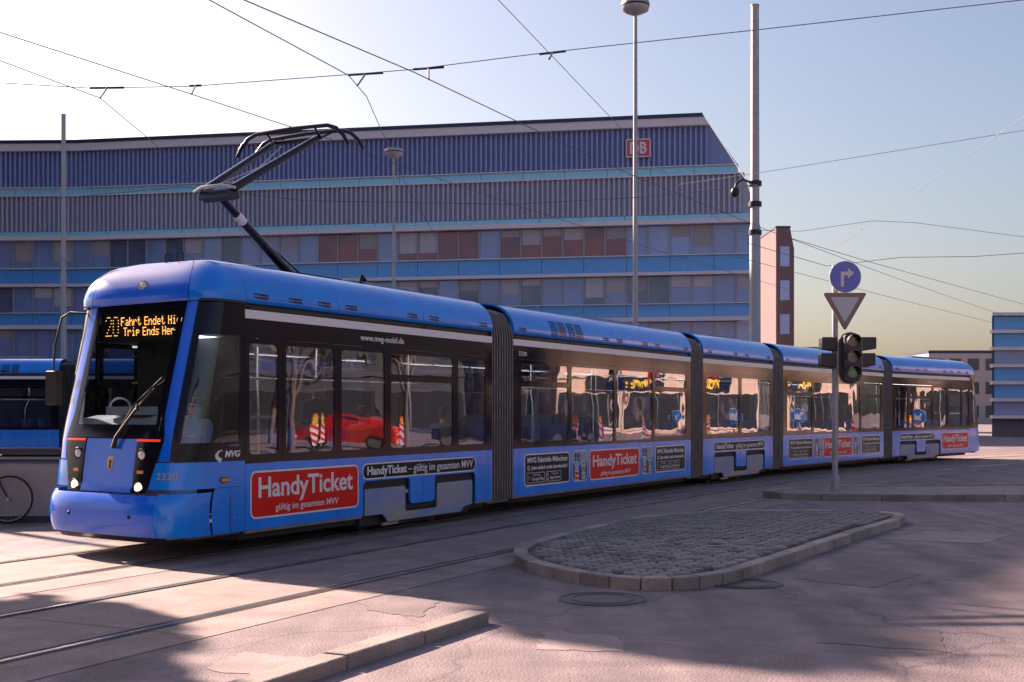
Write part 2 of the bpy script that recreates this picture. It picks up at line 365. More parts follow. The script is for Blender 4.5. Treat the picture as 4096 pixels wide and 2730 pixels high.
# small paved island beside the tracks, set with stone blocks
isl = smooth_poly([gp(1165,1292), gp(1400,1352), gp(1610,1352), gp(1760,1302), gp(1950,1238), gp(2090,1196), gp(1900,1190), gp(1760,1190), gp(1500,1200), gp(1330,1240)], 2)
IS = cobj(MB().prism_z(isl if sum(isl[i][0]*isl[(i+1)%len(isl)][1]-isl[(i+1)%len(isl)][0]*isl[i][1] for i in range(len(isl))) > 0 else isl[::-1], -.02, .075), 'traffic_island', 'island_bed', kind='structure')
kerb_ring(isl, IS, .115, .16, .8)
cands = []; st = .165
for j in range(120):
    for i in range(120):
        x = -1 + i*st + (j % 2)*st/2; y = 11 + j*st*.92
        if inside((x, y), isl) and min(math.hypot(x-p[0], y-p[1]) for p in isl) > .0: cands.append((x, y))
def dist_edge(p, poly):
    d = 9; n = len(poly); P = np.array(p)
    for i in range(n):
        a_, b_ = np.array(poly[i]), np.array(poly[(i+1)%n]); t = np.clip(np.dot(P-a_, b_-a_)/np.dot(b_-a_, b_-a_), 0, 1); d = min(d, np.linalg.norm(P-a_-t*(b_-a_)))
    return d
cands = [c for c in cands if dist_edge(c, isl) > .10]
cands.sort(key=lambda c: c[1])
def cobble_mesh():
    b = MB(); h = st*.46; k = st*.36
    v = [(-h,-h*.9,0),(h,-h*.9,0),(h,h*.9,0),(-h,h*.9,0),(-h,-h*.9,.03),(h,-h*.9,.03),(h,h*.9,.03),(-h,h*.9,.03),(-k,-k,.045),(k,-k,.045),(k,k,.045),(-k,k,.045)]
    return b.add(v, [(0,1,5,4),(1,2,6,5),(2,3,7,6),(3,0,4,7),(4,5,9,8),(5,6,10,9),(6,7,11,10),(7,4,8,11),(8,9,10,11)])
cm = cobble_mesh().mesh('paving_stone', 'cobble'); rest = MB()
for i, c in enumerate(cands):
    dz = random.uniform(-.008, .008); rz = random.uniform(-.12, .12); s_ = random.uniform(.9, 1.04)
    if i < 300:
        o = bpy.data.objects.new('paving_stone', cm); C.objects.link(o); o.parent = IS
        o.location = (c[0], c[1], .072+dz); o.rotation_euler = (0,0,rz); o.scale = (s_, s_, 1)
    else:
        q = cobble_mesh(); q.map(lambda a_, b_, z: (c[0]+a_*s_*math.cos(rz)-b_*s_*math.sin(rz), c[1]+a_*s_*math.sin(rz)+b_*s_*math.cos(rz), .072+dz+z)); rest.add(q.v, q.f)
if rest.v: cobj(rest, 'paving_stones', 'cobble', kind='stuff', parent=IS)
# second island under the signal mast
isl2 = smooth_poly([(4.6,23.2),(10.5,23.0),(17,23.6),(17,26.5),(10,26.2),(5.6,25.4)], 2)
I2 = cobj(MB().prism_z(isl2, -.02, .10), 'signal_island', 'track_slab', kind='structure'); kerb_ring(isl2, I2, .125, .16, 1.0)
# low kerb along the near edge of the track zone
kl = MB()
kr = tag(empty('kerb_line'), kind='structure')
i0 = 0
n_k = 0
for k in range(0, len(PATH)-1, 1):
    p = PATH[k]-NRM[k]*4.55
    if p[1] > 9.45: break
last = k
for k in range(last, 4, -2):
    a_ = PATH[k]-NRM[k]*4.55; b_ = PATH[k-2]-NRM[k-2]*4.55; u = (a_-b_)/np.linalg.norm(a_-b_)*.006
    q = [b_+u-NRM[k-2]*.10, a_-u-NRM[k]*.10, a_-u+NRM[k]*.10, b_+u+NRM[k-2]*.10]
    cobj(MB().prism_z([tuple(p) for p in q], -.02, .095+random.uniform(-.006,.006)), 'kerb_stone', 'kerb', parent=kr, bevel=.015)
for (x, y, r_, lb) in ((1712,1343,.36,'round iron manhole cover in the road near the paved island'), (1385,1378,.40,'worn manhole cover in the shaded road left of the other cover')):
    p = pz(x, y, 0); b = MB(); n = 40
    b.prism_z([(p.x+r_*math.cos(2*math.pi*k/n), p.y+r_*math.sin(2*math.pi*k/n)) for k in range(n)], -.01, .005)
    mh = cobj(b, 'manhole_cover', 'iron', lb, 'manhole')
    for rr in (r_*.93, r_*.68):
        cobj(MB().tube([(p.x+rr*math.cos(2*math.pi*k/n), p.y+rr*math.sin(2*math.pi*k/n), .007) for k in range(n+1)], .006, 6, cap=False), 'cover_ring', 'iron', parent=mh)

# ------------------------------------------------------------------ the long office block behind
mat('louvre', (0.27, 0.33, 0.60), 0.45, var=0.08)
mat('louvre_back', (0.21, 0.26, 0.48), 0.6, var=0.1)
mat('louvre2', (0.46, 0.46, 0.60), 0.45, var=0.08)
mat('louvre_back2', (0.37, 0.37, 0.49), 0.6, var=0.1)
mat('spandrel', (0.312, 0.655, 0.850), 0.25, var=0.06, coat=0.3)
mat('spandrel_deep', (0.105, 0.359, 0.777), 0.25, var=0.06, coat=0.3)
mat('ledge', (0.720, 0.660, 0.696), 0.5, var=0.05)
mat('cap_dark', (0.02, 0.025, 0.08), 0.4)
mat('office_glass', (0.238, 0.318, 0.636), 0.08, col2=(0.26, 0.28, 0.46), vscale=.5, spec=0.8)
mat('office_red', (0.423, 0.114, 0.114), 0.15, col2=(0.13, 0.09, 0.14), vscale=.4, spec=0.7)
mat('office_glass_b', (0.238, 0.323, 0.578), 0.06, spec=0.9, var=.2, vscale=.4)
mat('office_glass_c', (0.119, 0.145, 0.255), 0.05, spec=0.9, var=.3, vscale=.4)
mat('blind', (0.45, 0.42, 0.46), 0.7, var=.08, rnd=.25)
mat('mullion', (0.34, 0.33, 0.40), 0.4)
mat('plinth', (0.130, 0.124, 0.156), 0.7, var=0.15)
QB = 46.0; FR = np.array((12.98, 85.0)); FE = np.array((-.983, .1825)); FB = FR+FE*QB
def fac(q, out, z):                              # along the facade from its right end, metres in front of it, height
    if q <= QB: p = FR+FE*q; n = np.array((-.1825, -.983))
    else: p = FB+np.array((-1.0, .03))*(q-QB); n = np.array((-.03, -1.0))
    return (p[0]+n[0]*out, p[1]+n[1]*out, z)
def qend(z): return float(np.interp(z, [0, 14.5, 17.4, 21.8], [-3.7, -3.7, -3.0, 0.0]))
QL = 82.0
bld = empty('office_block', fac(20, 0, 0)); tag(bld, 'long blue grey office block with vertical fins and slanted right end', 'building')
bI = bld.matrix_basis.inverted() if False else Matrix.Translation(bld.location).inverted()
def bpart(mb, name, mats, parent=bld, smooth=False):
    o = mb.build(name, mats, parent, smooth)
    if parent is bld: o.matrix_local = bI
    return o
def fbox(mb, q0, q1, o0, o1, z0, z1):
    v = [fac(q, o, z) for z in (z0, z1) for (q, o) in ((q0,o0),(q1,o0),(q1,o1),(q0,o1))]
    return mb.add(v, [(0,1,2,3),(7,6,5,4),(0,4,5,1),(1,5,6,2),(2,6,7,3),(3,7,4,0)])
def band(z0, z1, o0, o1, name, mt, q1=QL):
    b = MB(); e0, e1 = qend(z0), qend(z1)
    qs = [None, QB, q1]
    for a_, c_ in ((None, QB), (QB, q1)):
        v = []
        for z, e in ((z0, e0), (z1, e1)):
            aa = e if a_ is None else a_
            v += [fac(aa, o0, z), fac(c_ if c_ != QB else QB-1e-4, o0, z), fac(c_ if c_ != QB else QB-1e-4, o1, z), fac(aa, o1, z)]
        b.add(v, [(0,1,2,3),(7,6,5,4),(0,4,5,1),(1,5,6,2),(2,6,7,3),(3,7,4,0)])
    return bpart(b, name, mt)
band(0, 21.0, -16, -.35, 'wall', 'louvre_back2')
band(21.05, 21.60, -16, .55, 'roof_edge', 'ledge'); band(21.60, 21.85, -16, .62, 'roof_cap', 'cap_dark')
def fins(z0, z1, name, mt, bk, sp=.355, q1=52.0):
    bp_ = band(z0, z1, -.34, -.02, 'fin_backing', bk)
    q = qend(z1)+.2; me = None
    while q < q1:
        b = MB(); fbox(b, q, q+.13, .0, .22, z0+.02, z1-.02); o = b.build('fin', mt, bld); o.matrix_local = bI; q += sp
    b = MB(); q = q1
    while q < QL: fbox(b, q, q+.13, .0, .22, z0+.02, z1-.02); q += sp
    o = bpart(b, 'fins', mt); o['kind'] = 'stuff'
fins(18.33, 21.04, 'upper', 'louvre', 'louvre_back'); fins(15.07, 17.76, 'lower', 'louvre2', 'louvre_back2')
def panels(z0, z1, mt, w_=2.96, out=.12):
    q = qend(z1); 
    while q < 53:
        b = MB(); fbox(b, q+.015, q+w_-.015, -.3, out, z0, z1); bpart(b, 'spandrel_panel', mt); q += w_
    b = MB(); fbox(b, q, QL, -.3, out, z0, z1); bpart(b, 'spandrel_panel', mt)
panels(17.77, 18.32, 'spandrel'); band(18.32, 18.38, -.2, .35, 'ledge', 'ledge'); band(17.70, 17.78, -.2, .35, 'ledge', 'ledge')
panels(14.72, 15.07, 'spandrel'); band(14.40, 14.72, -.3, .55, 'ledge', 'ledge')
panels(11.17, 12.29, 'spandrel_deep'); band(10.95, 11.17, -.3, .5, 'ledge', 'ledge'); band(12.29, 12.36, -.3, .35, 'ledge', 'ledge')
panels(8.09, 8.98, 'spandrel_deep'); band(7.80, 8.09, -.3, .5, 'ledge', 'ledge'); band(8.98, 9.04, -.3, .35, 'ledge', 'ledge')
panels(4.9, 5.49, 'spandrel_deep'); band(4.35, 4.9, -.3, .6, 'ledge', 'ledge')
band(0, 4.35, -.4, -.05, 'ground_floor', 'plinth')
def panes(z0, z1, red):
    q = qend(z1); i = 0; W_ = 1.48
    while q < 54:
        mt = 'office_red' if red and (4 < q < 13 or 14.5 < q < 20 or 22 < q < 27) else random.choice(('office_glass','office_glass_b','office_glass_c','office_glass'))
        b = MB(); fbox(b, q+.05, q+W_-.05, -.3, -.05+random.uniform(-.01,.01), z0+.02, z1-.02); pn = bpart(b, 'window', mt)
        if random.random() < .4:
            hh = random.choice((.25, .4, .55, .75)); b = MB(); fbox(b, q+.10, q+W_-.10, -.045, -.03, z1-.04-(z1-z0-.08)*hh, z1-.04); b.build('blind', 'blind', pn).matrix_local = Matrix.Identity(4)
        b = MB(); fbox(b, q-.05, q+.05, -.3, .06, z0, z1); bpart(b, 'mullion', 'mullion')
        q += W_; i += 1
    b = MB(); fbox(b, q, QL, -.3, -.05, z0, z1); bpart(b, 'window_band', 'office_glass')
panes(12.36, 14.39, True); panes(9.04, 10.94, False); panes(5.49, 7.79, False)
# red company sign on the fins
ds_ = empty('roof_sign'); 
sg0 = 5.1; ds_.location = fac(sg0, .3, 19.3); tag(ds_, 'red square company sign with white letters on the fins near the right end', 'sign')
sI = Matrix.Translation(ds_.location).inverted()
def dspart(mb, nm, mt): o = mb.build(nm, mt, ds_); o.matrix_local = sI; return o
mat('sign_red', (0.62, 0.06, 0.09), 0.4); mat('sign_white', (0.75, 0.66, 0.70), 0.4)
b = MB(); fbox(b, sg0-1.6, sg0+.1, .23, .40, 19.05, 20.3); dspart(b, 'sign_box', 'sign_white')
b = MB(); fbox(b, sg0-1.52, sg0+.02, .401, .43, 19.13, 20.22); dspart(b, 'sign_field', 'sign_red')
b = MB(); v, f, W_ = text('DB', .75, bold=.03, width=1.15); b.add([fac(sg0-.18-p[0], .436-p[1], 19.30+p[2]) for p in v], f); dspart(b, 'sign_letters', 'sign_white')

# ------------------------------------------------------------------ other buildings in view
mat('brick_tower', (0.120, 0.078, 0.084), 0.8, var=0.15); mat('stone_pale', (0.42, 0.36, 0.35), 0.8, var=0.08)
tw = empty('tower_block', (22.6, 107, 0)); tag(tw, 'narrow dark reddish tower block beyond the right end of the office block', 'building')
b = MB().prism([(-.0,0),(1.55,0),(1.55,15.6),(1.2,17.4),(0,17.4)], 0, 9); b.build('wall', 'brick_tower', tw)
for k in range(5): MB().box(.35, 1.15, -.04, .02, 2.5+k*2.9, 4.2+k*2.9).build('window', 'office_glass', tw)
MB().box(-.05, 1.25, -.06, 9.05, 17.4, 17.55).build('roof_cap', 'cap_dark', tw)
rb = empty('striped_building', (31.6, 82, 0)); tag(rb, 'low building with stacked pale ledges and blue window bands at the right edge', 'building')
MB().prism_z([(0,.3),(26,.3),(32,14),(6.0,14)], 0, 7.94).build('wall', 'plinth', rb)
for k in range(6):
    MB().box(-.15, 26.1, -.25, .3, 1.2+k*1.12, 1.42+k*1.12).build('ledge', 'ledge', rb)
    for j in range(8): MB().box(.1+j*3.2, 3.1+j*3.2, .1, .29, 1.44+k*1.12, 2.30+k*1.12).build('window', 'spandrel_deep' if (j+k) % 3 else 'office_glass', rb)
MB().prism_z([(-.2,-.3),(26.2,-.3),(32.2,14),(5.9,14)], 7.95, 8.15).build('roof', 'ledge', rb)

# ------------------------------------------------------------------ the street opposite (to the right), seen in the tram's windows
mat('pink_render', (0.74, 0.52, 0.43), 0.8, var=0.06, vscale=1.0); mat('trim', (0.74, 0.57, 0.49), 0.7)
mat('shop_dark', (0.03, 0.03, 0.035), 0.2); mat('sign_yellow', (0.85, 0.50, 0.03), 0.4, emit=(1,.6,.05), estr=.25); mat('win_dark', (0.04, 0.05, 0.07), 0.08, spec=.8)
mat('grey_render', (0.22, 0.20, 0.21), 0.8, var=.1); mat('sun_yellow', (0.8,0.45,0.02), .4)
mat('dark_render', (0.022, 0.022, 0.034), 0.6, var=.15)
mat('dark_trim', (0.05, 0.045, 0.05), 0.7)
def street_house(name, loc, rz, W, H, D, wallm, label, floors, nwin, sign=None, shop=True):
    tr_ = 'dark_trim' if wallm == 'dark_render' else 'trim'
    e = empty(name, loc, rz); tag(e, label, 'building')      # local: facade along x at y=0, facing -y
    MB().box(0, W, 0, D, 0, H).build('wall', wallm, e)
    MB().box(-.2, W+.2, -.35, D, H, H+.45).build('cornice', tr_, e)
    MB().box(-.05, W+.05, -.12, 0, 4.3, 4.6).build('string_course', tr_, e)
    fh = (H-4.8)/floors
    for k in range(floors):
        for j in range(nwin):
            cx = W*(j+.5)/nwin; z0 = 5.3+k*fh
            wn = MB().box(cx-.55, cx+.55, -.03, .02, z0, z0+fh*.6).build('window', 'win_dark', e)
            b = MB().ring(rrect(cx-.68, cx+.68, z0-.12, z0+fh*.6+.12, .02), rrect(cx-.55, cx+.55, z0, z0+fh*.6, .01), -.08, .0); b.box(cx-.55, cx+.55, -.05, -.03, z0+fh*.3-.03, z0+fh*.3+.03)
            b.build('window_frame', tr_, wn)
        if k == 0: MB().box(0, W, -.10, 0, 5.0+fh*.85, 5.15+fh*.85).build('string_course', tr_, e)
    if shop:
        for j in range(max(2, nwin//2)):
            n_ = max(2, nwin//2); x0, x1 = W*j/n_+.35, W*(j+1)/n_-.35
            sp = MB().box(x0, x1, -.04, .02, .35, 3.1).build('shop_window', 'shop_dark', e)
            MB().ring(rrect(x0-.1, x1+.1, .2, 3.2, .02), rrect(x0, x1, .35, 3.1, .01), -.08, .0).build('window_frame', tr_, sp)
    if sign:
        sb = MB().box(W*.25, W*.75, -.3, -.04, 3.35, 4.2).build('shop_sign', 'shop_dark', e)
        b = MB(); txt(b, sign, W*.30, 3.5, .55, y=-.305, bold=.05, width=1.9); b.build('sign_letters', 'sign_yellow', sb)
    return e
street_house('corner_house', (60.0, 71.5, 0), R(-82), 11, 17, 12, 'pink_render', 'sunlit pink rendered corner house with yellow shop sign', 3, 5, 'WU:::')
street_house('dark_house', (63.0, 59.0, 0), R(-85), 34, 21, 12, 'dark_render', 'long dark house left of the pink corner house', 4, 11, None)
street_house('far_house', (56.0, 96.0, 0), R(-35), 20, 18, 12, 'grey_render', 'grey house across the side street from the pink house', 4, 7, None)

# unseen blocks: tall one placed to shade the street, rows added to darken reflections
SH = np.array((math.sin(SUN_AZ), math.cos(SUN_AZ))); T_ = 70.0; HB = T_*math.tan(SUN_EL)
def block(name, label, poly, H, wallm, floors, step=3.2):
    c = np.mean(np.array(poly), axis=0); e = empty(name, (c[0], c[1], 0)); tag(e, label, 'building')
    P = [np.array(p)-c for p in poly]
    if sum(P[i][0]*P[(i+1)%len(P)][1]-P[(i+1)%len(P)][0]*P[i][1] for i in range(len(P))) < 0: P = P[::-1]
    MB().prism_z([tuple(p) for p in P], 0, H).build('wall', wallm, e)
    MB().prism_z([tuple(p*1.004) for p in P], H+.004, H+.4).build('roof', 'cap_dark', e)
    fh = H/floors
    for i in range(len(P)):
        a_, b_ = P[i], P[(i+1)%len(P)]; L_ = np.linalg.norm(b_-a_); u = (b_-a_)/L_; n_ = np.array((u[1], -u[0]))
        k = int(L_//step)
        for j in range(k):
            m0 = a_+u*(L_*(j+.5)/k)
            for f_ in range(floors):
                z0 = f_*fh+fh*.28; q = [m0-u*.75+n_*.05, m0+u*.75+n_*.05, m0+u*.75-n_*.05, m0-u*.75-n_*.05]
                MB().prism_z([tuple(v) for v in q], z0, z0+fh*.5).build('window', 'win_dark', e)
    return e
A_ = np.array((3.1, 8.55))+SH*T_; fdir = np.array((.52, .854))
block('tower_block', 'tall block left of the picture whose shadow covers the right road', [A_, A_+SH*12, A_+fdir*26+SH*12, A_+fdir*26], HB-.4, 'grey_render', 11)
block('unseen_block', 'unseen dark block added left of the viewer to darken reflections', [(-46,-40),(-34,-40),(-34,12),(-46,12)], 17, 'dark_render', 5)
block('unseen_block', 'unseen block added behind the viewer to cut the sky light', [(-30,-40),(40,-40),(40,-28),(-30,-28)], 18, 'grey_render', 5)

for k, (x0, w_, h_, Y_) in enumerate(((56, 12, 9.5, 168), (69, 9, 7.5, 172), (79, 14, 10.5, 176), (44, 11, 6.5, 180))):
    block('distant_house', ('pale distant house seen past the tram tail, %s' % ('nearest the tram','second from the tram','farthest right','half hidden by the tram')[k]), [(x0,Y_),(x0+w_,Y_),(x0+w_,Y_+10),(x0,Y_+10)], h_, ('stone_pale','grey_render')[k % 2], 3, 2.4)

# ------------------------------------------------------------------ the tram
PT = [(-3.052,14.292),(-.31,19.498),(.022,20.104),(3.838,26.819),(4.192,27.413),(6.491,31.098),(6.872,31.675),(11.298,38.004),(11.73,38.544),(14.36,41.424)]
LEN = [5.884, 7.723, 4.344, 7.723, 5.884]; WID = 2.30
ANG = [math.atan2(PT[2*i+1][0]-PT[2*i][0], PT[2*i+1][1]-PT[2*i][1]) for i in range(5)]
MM = [Matrix.Translation((*PT[2*i], 0)) @ Matrix.Rotation(math.pi/2-ANG[i], 4, 'Z') for i in range(5)]
tram = empty('tram', (*PT[0], 0))
tag(tram, 'long blue articulated tram with raised pantograph crossing the whole picture', 'tram')
TI = Matrix.Translation((*PT[0], 0)).inverted()
PARTMOD = {}
def tpart(mb, name, mats, m, smooth=False, bevel=0):
    o = mb.build(name, mats, tram, smooth, bevel); o.matrix_local = TI @ MM[m]; PARTMOD[o.name] = m
    return o
def sub(mb, name, mats, parent, smooth=False):
    return mb.build(name, mats, parent, smooth)
def far(mb): mb.map(lambda x,y,z: (x, WID-y, z)); return mb.flip()
Z_SILL, Z_LINE, Z_W0, Z_W1, Z_GUT = 1.05, 2.495, 2.715, 2.815, 2.90
PROF = [(0.0,2.90),(0.0,2.97),(0.012,3.04),(0.04,3.12),(0.085,3.20),(0.15,3.275),(0.24,3.335),(0.36,3.38),(0.52,3.405),(0.75,3.415)]
def inset(z): return float(np.interp(z, [p[1] for p in PROF], [p[0] for p in PROF]))
SEG_WIN = {0:[0.0,0.676,1.806,2.951,4.762,5.751], 1:[0.185,2.02,3.87,5.70,7.53], 2:[0.12,2.19,4.24]}
SEG_WIN[3] = SEG_WIN[1]; SEG_WIN[4] = [LEN[4]-x for x in SEG_WIN[0]][::-1]
SEG_LOW = {0:[0.0,1.808,3.845,5.752,5.884], 1:[0,0.185,2.02,3.87,5.70,7.53,7.723], 2:[0,0.12,2.19,4.24,4.344]}
SEG_LOW[3] = SEG_LOW[1]; SEG_LOW[4] = [LEN[4]-x for x in SEG_LOW[0]][::-1]
SEG_ROOF = {0:[0,1.80,3.84,5.884], 1:[0,1.97,3.80,5.56,7.723], 2:[0,2.17,4.344]}
SEG_ROOF[3] = SEG_ROOF[1]; SEG_ROOF[4] = [LEN[4]-x for x in SEG_ROOF[0]][::-1]
CUT = {0:(2.358,5.364,3.452,4.227), 2:(0.62,3.79,1.86,2.60)}
CUT[4] = (LEN[4]-5.364, LEN[4]-2.358, LEN[4]-4.227, LEN[4]-3.452)
SLOT = {0:[.28,.915,1.50,2.08,3.55,4.13,5.58], 1:[.27,3.45,4.05,5.25,5.85,7.40], 2:[.35,1.85,2.55,4.0]}
SLOT[3] = SLOT[1]; SLOT[4] = [LEN[4]-x for x in SLOT[0]]
HOPPER = {0:[3], 1:[0,3], 2:[], 3:[0,3], 4:[1]}
def arc(cx, cz, r, a0, a1, n=4): return [(cx+r*math.cos(R(a0+(a1-a0)*k/n)), cz+r*math.sin(R(a0+(a1-a0)*k/n))) for k in range(n+1)]
G = 0.004
seat_me = None
def make_seat_mesh():
    b = MB()
    b.prism([(-.21,.40),(.22,.42),(.22,.47),(-.21,.46)], -.21, .21)
    b.prism([(-.25,.44),(-.19,.44),(-.25,.86),(-.30,1.02),(-.35,1.02)], -.21, .21)
    b.box(-.10,.10,-.05,.05,0,.41,1)
    return b.mesh('seat', ['seat_blue','dark_steel'])
for m in range(5):
    L = LEN[m]
    # inner shell: floor, ceiling, linings
    fl = tpart(MB().box(0.02, L-0.02, 0.085, WID-0.085, 0.30, 0.38), 'floor', 'interior', m)
    tpart(MB().box(0.02, L-0.02, 0.10, WID-0.10, 2.56, 2.62), 'ceiling', 'interior_light', m)
    tpart(MB().box(.3, L-.3, WID/2-.14, WID/2+.14, 2.546, 2.558), 'ceiling_fill_light', 'ceil_fill_light', m)  # added fill strip, kept above the window tops
    for sd_ in (0, 1):
        b = MB().box(0.02, L-0.02, 0.055, 0.08, 0.385, 1.03); b.box(0.02, L-0.02, 0.065, 0.10, 2.50, 2.88)
        tpart(b if not sd_ else far(b), 'wall_lining', 'interior', m)
    # underframe and bogie
    b = MB().box(0.05, L-0.05, 0.14, WID-0.14, 0.16, 0.295)
    if m in CUT:
        c0, c1 = CUT[m][:2]; b.box(c0+0.05, c1-0.05, 0.10, WID-0.10, 0.12, 0.29)
    uf = tpart(b, 'underframe', 'matte_black', m)
    if m in CUT:
        for xw in ((c0+c1)/2-0.9, (c0+c1)/2+0.9):
            for yw in (0.43, 1.865-0.08):
                sub(MB().disc_y((xw, 0.305), 0.30, yw, yw+0.10, 28), 'wheel', 'dark_steel', uf)
        for y_ in (0.16, WID-0.16):
            sub(MB().box((c0+c1)/2-0.55, (c0+c1)/2+0.55, y_-0.03, y_+0.03, 0.09, 0.155), 'track_brake', 'dark_steel', uf)
        bk = MB().box(c0+0.55, c0+0.95, 0.06, 0.10, 0.10, 0.145); bk.box(c0+0.60, c0+0.72, 0.05, 0.06, 0.11, 0.135); bk.box(c0+0.80, c0+0.9, 0.05, 0.06, 0.11, 0.135)
        sub(bk, 'guard_bracket', 'steel', uf)
    # lower panels
    sl = SEG_LOW[m]
    for sd_ in (0, 1):
        lows = []
        for i in range(len(sl)-1):
            x0, x1 = sl[i]+G, sl[i+1]-G
            if m in CUT and x1 > CUT[m][0]+0.01 and x0 < CUT[m][1]-0.01:
                c0, c1, t0, t1 = CUT[m]; tl, tr = t0+0.06, t1-0.06; zt, zb = 0.725, 0.365; r = 0.05
                if x0 < c0: poly = [(x0,.28),(c0,.28),(c0,zt-.09)] + arc(c0+.09, zt-.09, .09, 180, 90)[1:] + [(tl-r,zt)] + arc(tl-r, zt-r, r, 90, 0)[1:] + arc(tl+r, zb+r, r, 180, 270) + [(x1,zb),(x1,Z_SILL-G),(x0,Z_SILL-G)]
                else: poly = [(x0,zb)] + arc(tr-r, zb+r, r, 270, 360) + arc(tr+r, zt-r, r, 180, 90) + arc(c1-.09, zt-.09, .09, 90, 0) + [(c1,.28),(x1,.28),(x1,Z_SILL-G),(x0,Z_SILL-G)]
            else: poly = [(x0,.28),(x1,.28),(x1,Z_SILL-G),(x0,Z_SILL-G)]
            b = MB().prism(poly, 0.0, 0.03)
            lows.append(tpart(b if not sd_ else far(b), 'lower_panel', 'blue', m))
        if m in CUT:
            c0, c1, t0, t1 = CUT[m]; r = 0.04; tg0, tg1 = t0-0.04, t1+0.04
            poly = [(c0+.07,.27),(c0+.07,.618),(tg0-r,.618)] + arc(tg0-r,.618-r,r,90,0)[1:] + arc(tg0+r,.265+r,r,180,270) + arc(tg1-r,.265+r,r,270,360) + arc(tg1+r,.610-r,r,180,90) + [(c1-.075-r,.610)] + arc(c1-.075-r,.610-r,r,90,0)[1:] + [(c1-.075,.25),(c1-.34,.22),(c1-.42,.155),(c0+.62,.155),(c0+.50,.265)]
            b = MB().prism(poly, 0.018, 0.045); cv = tpart(b if not sd_ else far(b), 'bogie_cover', 'cover', m)
            b = MB()
            for fx, fz in ((.18,.50),(.30,.36),(.72,.50),(.80,.38)): b.disc_y((c0+(c1-c0)*fx, fz), .016, .012, .02, 10)
            sub(b if not sd_ else far(b), 'bolt', 'steel', cv)
            b = MB()
            for fx, fz in ((.36,.545),(.64,.555)): b.prism(rrect(c0+(c1-c0)*fx-.04, c0+(c1-c0)*fx+.04, fz-.025, fz+.025, .02), .013, .02)
            sub(b if not sd_ else far(b), 'lock_plate', 'steel', cv)
            b = MB().box(c0-.02, c1+.02, .047, .052, .29, .76)
            tpart(b if not sd_ else far(b), 'wheel_arch', 'matte_black', m)
        # skirt edge strip
        xs_ = [(0, L)] if m not in CUT else [(0, CUT[m][0]), (CUT[m][1], L)]
        for a_, b_ in xs_:
            b = MB().box(a_+.01, b_-.01, .012, .04, .245, .278); tpart(b if not sd_ else far(b), 'skirt_edge', 'rubber_edge', m)
        # windows
        sw = SEG_WIN[m]
        for i in range(len(sw)-1):
            x0, x1 = sw[i]+.003, sw[i+1]-.003; ins = .075
            wx0, wx1, wz0, wz1 = x0+ins, x1-ins, 1.15, 2.43
            if m in (1,3) and i in (1,2): wx0, wx1, wz0 = x0+.05, x1-.05, 1.10
            b = MB().box(x0+.02, x1-.02, .012, .017, Z_SILL+.02, Z_LINE-.02)
            pn = tpart(b if not sd_ else far(b), 'window_pane', 'glass', m)
            if i in HOPPER[m]:
                b = MB().ring(rrect(x0, x1, Z_SILL+.003, Z_LINE-.003, .006), rrect(wx0, wx1, wz0, 2.07, .05), 0.0, .010)
                b = MB()
                o1 = rrect(x0, x1, 2.10, Z_LINE-.003, .006); b.ring(o1, rrect(wx0, wx1, 2.15, wz1, .05), 0.0, .010)
                o2 = rrect(x0, x1, Z_SILL+.003, 2.097, .006); b.ring(o2, rrect(wx0, wx1, wz0, 2.06, .05), 0.0, .010)
                b.box(x0+.03, x1-.03, -.008, 0, 2.105, 2.125)
            else:
                b = MB().ring(rrect(x0, x1, Z_SILL+.003, Z_LINE-.003, .006), rrect(wx0, wx1, wz0, wz1, .06), 0.0, .010)
            sub(b if not sd_ else far(b), 'window_frame', 'black', pn)
            if m == 0 and i == 0 and not sd_:
                sub(MB().box(wx0+.02, wx1-.05, .03, .035, 2.40, 2.425), 'bright_strip', 'white', pn)  # white bar draws the bright strip at the window top
                sub(MB().box(wx0, wx1, .02, .03, 1.56, 1.60), 'slide_rail', 'grab', pn)
        # end strips, band above the windows, white stripe, gutter
        ends = [(0, sw[0])] if sw[0] > .02 else []
        ends += [(sw[-1], L)] if sw[-1] < L-.02 else []
        for a_, b_ in ends:
            b = MB().box(a_+.002, b_-.002, 0, .03, Z_SILL+.002, Z_LINE-.002); tpart(b if not sd_ else far(b), 'end_strip', 'black', m)
        sr = SEG_ROOF[m]
        for i in range(len(sr)-1):
            a_, b_ = sr[i]+.003, sr[i+1]-.003
            b = MB().box(a_, b_, 0, .025, Z_LINE+.002, Z_W0-.001); tpart(b if not sd_ else far(b), 'header_panel', 'black', m)
            b = MB().box(a_, b_, -.001, .025, Z_W0, Z_W1); tpart(b if not sd_ else far(b), 'white_stripe', 'white', m)
            b = MB().box(a_, b_, .045, .06, Z_W1, Z_GUT+.02); b.box(a_+.1, b_-.1, .02, .045, 2.83, 2.85)
            tpart(b if not sd_ else far(b), 'gutter', 'seal', m)
            n = len(PROF); b = MB(); off = -.012
            v = []
            for xx in (a_, b_): v += [(xx, q[0]+off, q[1]) for q in PROF] + [(xx, q[0]+.03, q[1]-.02) for q in PROF]
            f = []
            for k in range(n-1): f.append((k, k+2*n, k+1+2*n, k+1)); f.append((k+n, k+1+n, k+1+3*n, k+3*n))
            f.append((0, n, 3*n, 2*n)); b.add(v, f, 0, True)
            for e in (0, 2*n): b.add(v, [tuple((e+k, e+k+1, e+k+1+n, e+k+n)) for k in range(n-1)])
            rp = tpart(b if not sd_ else far(b), 'roof_fairing', 'blue', m)
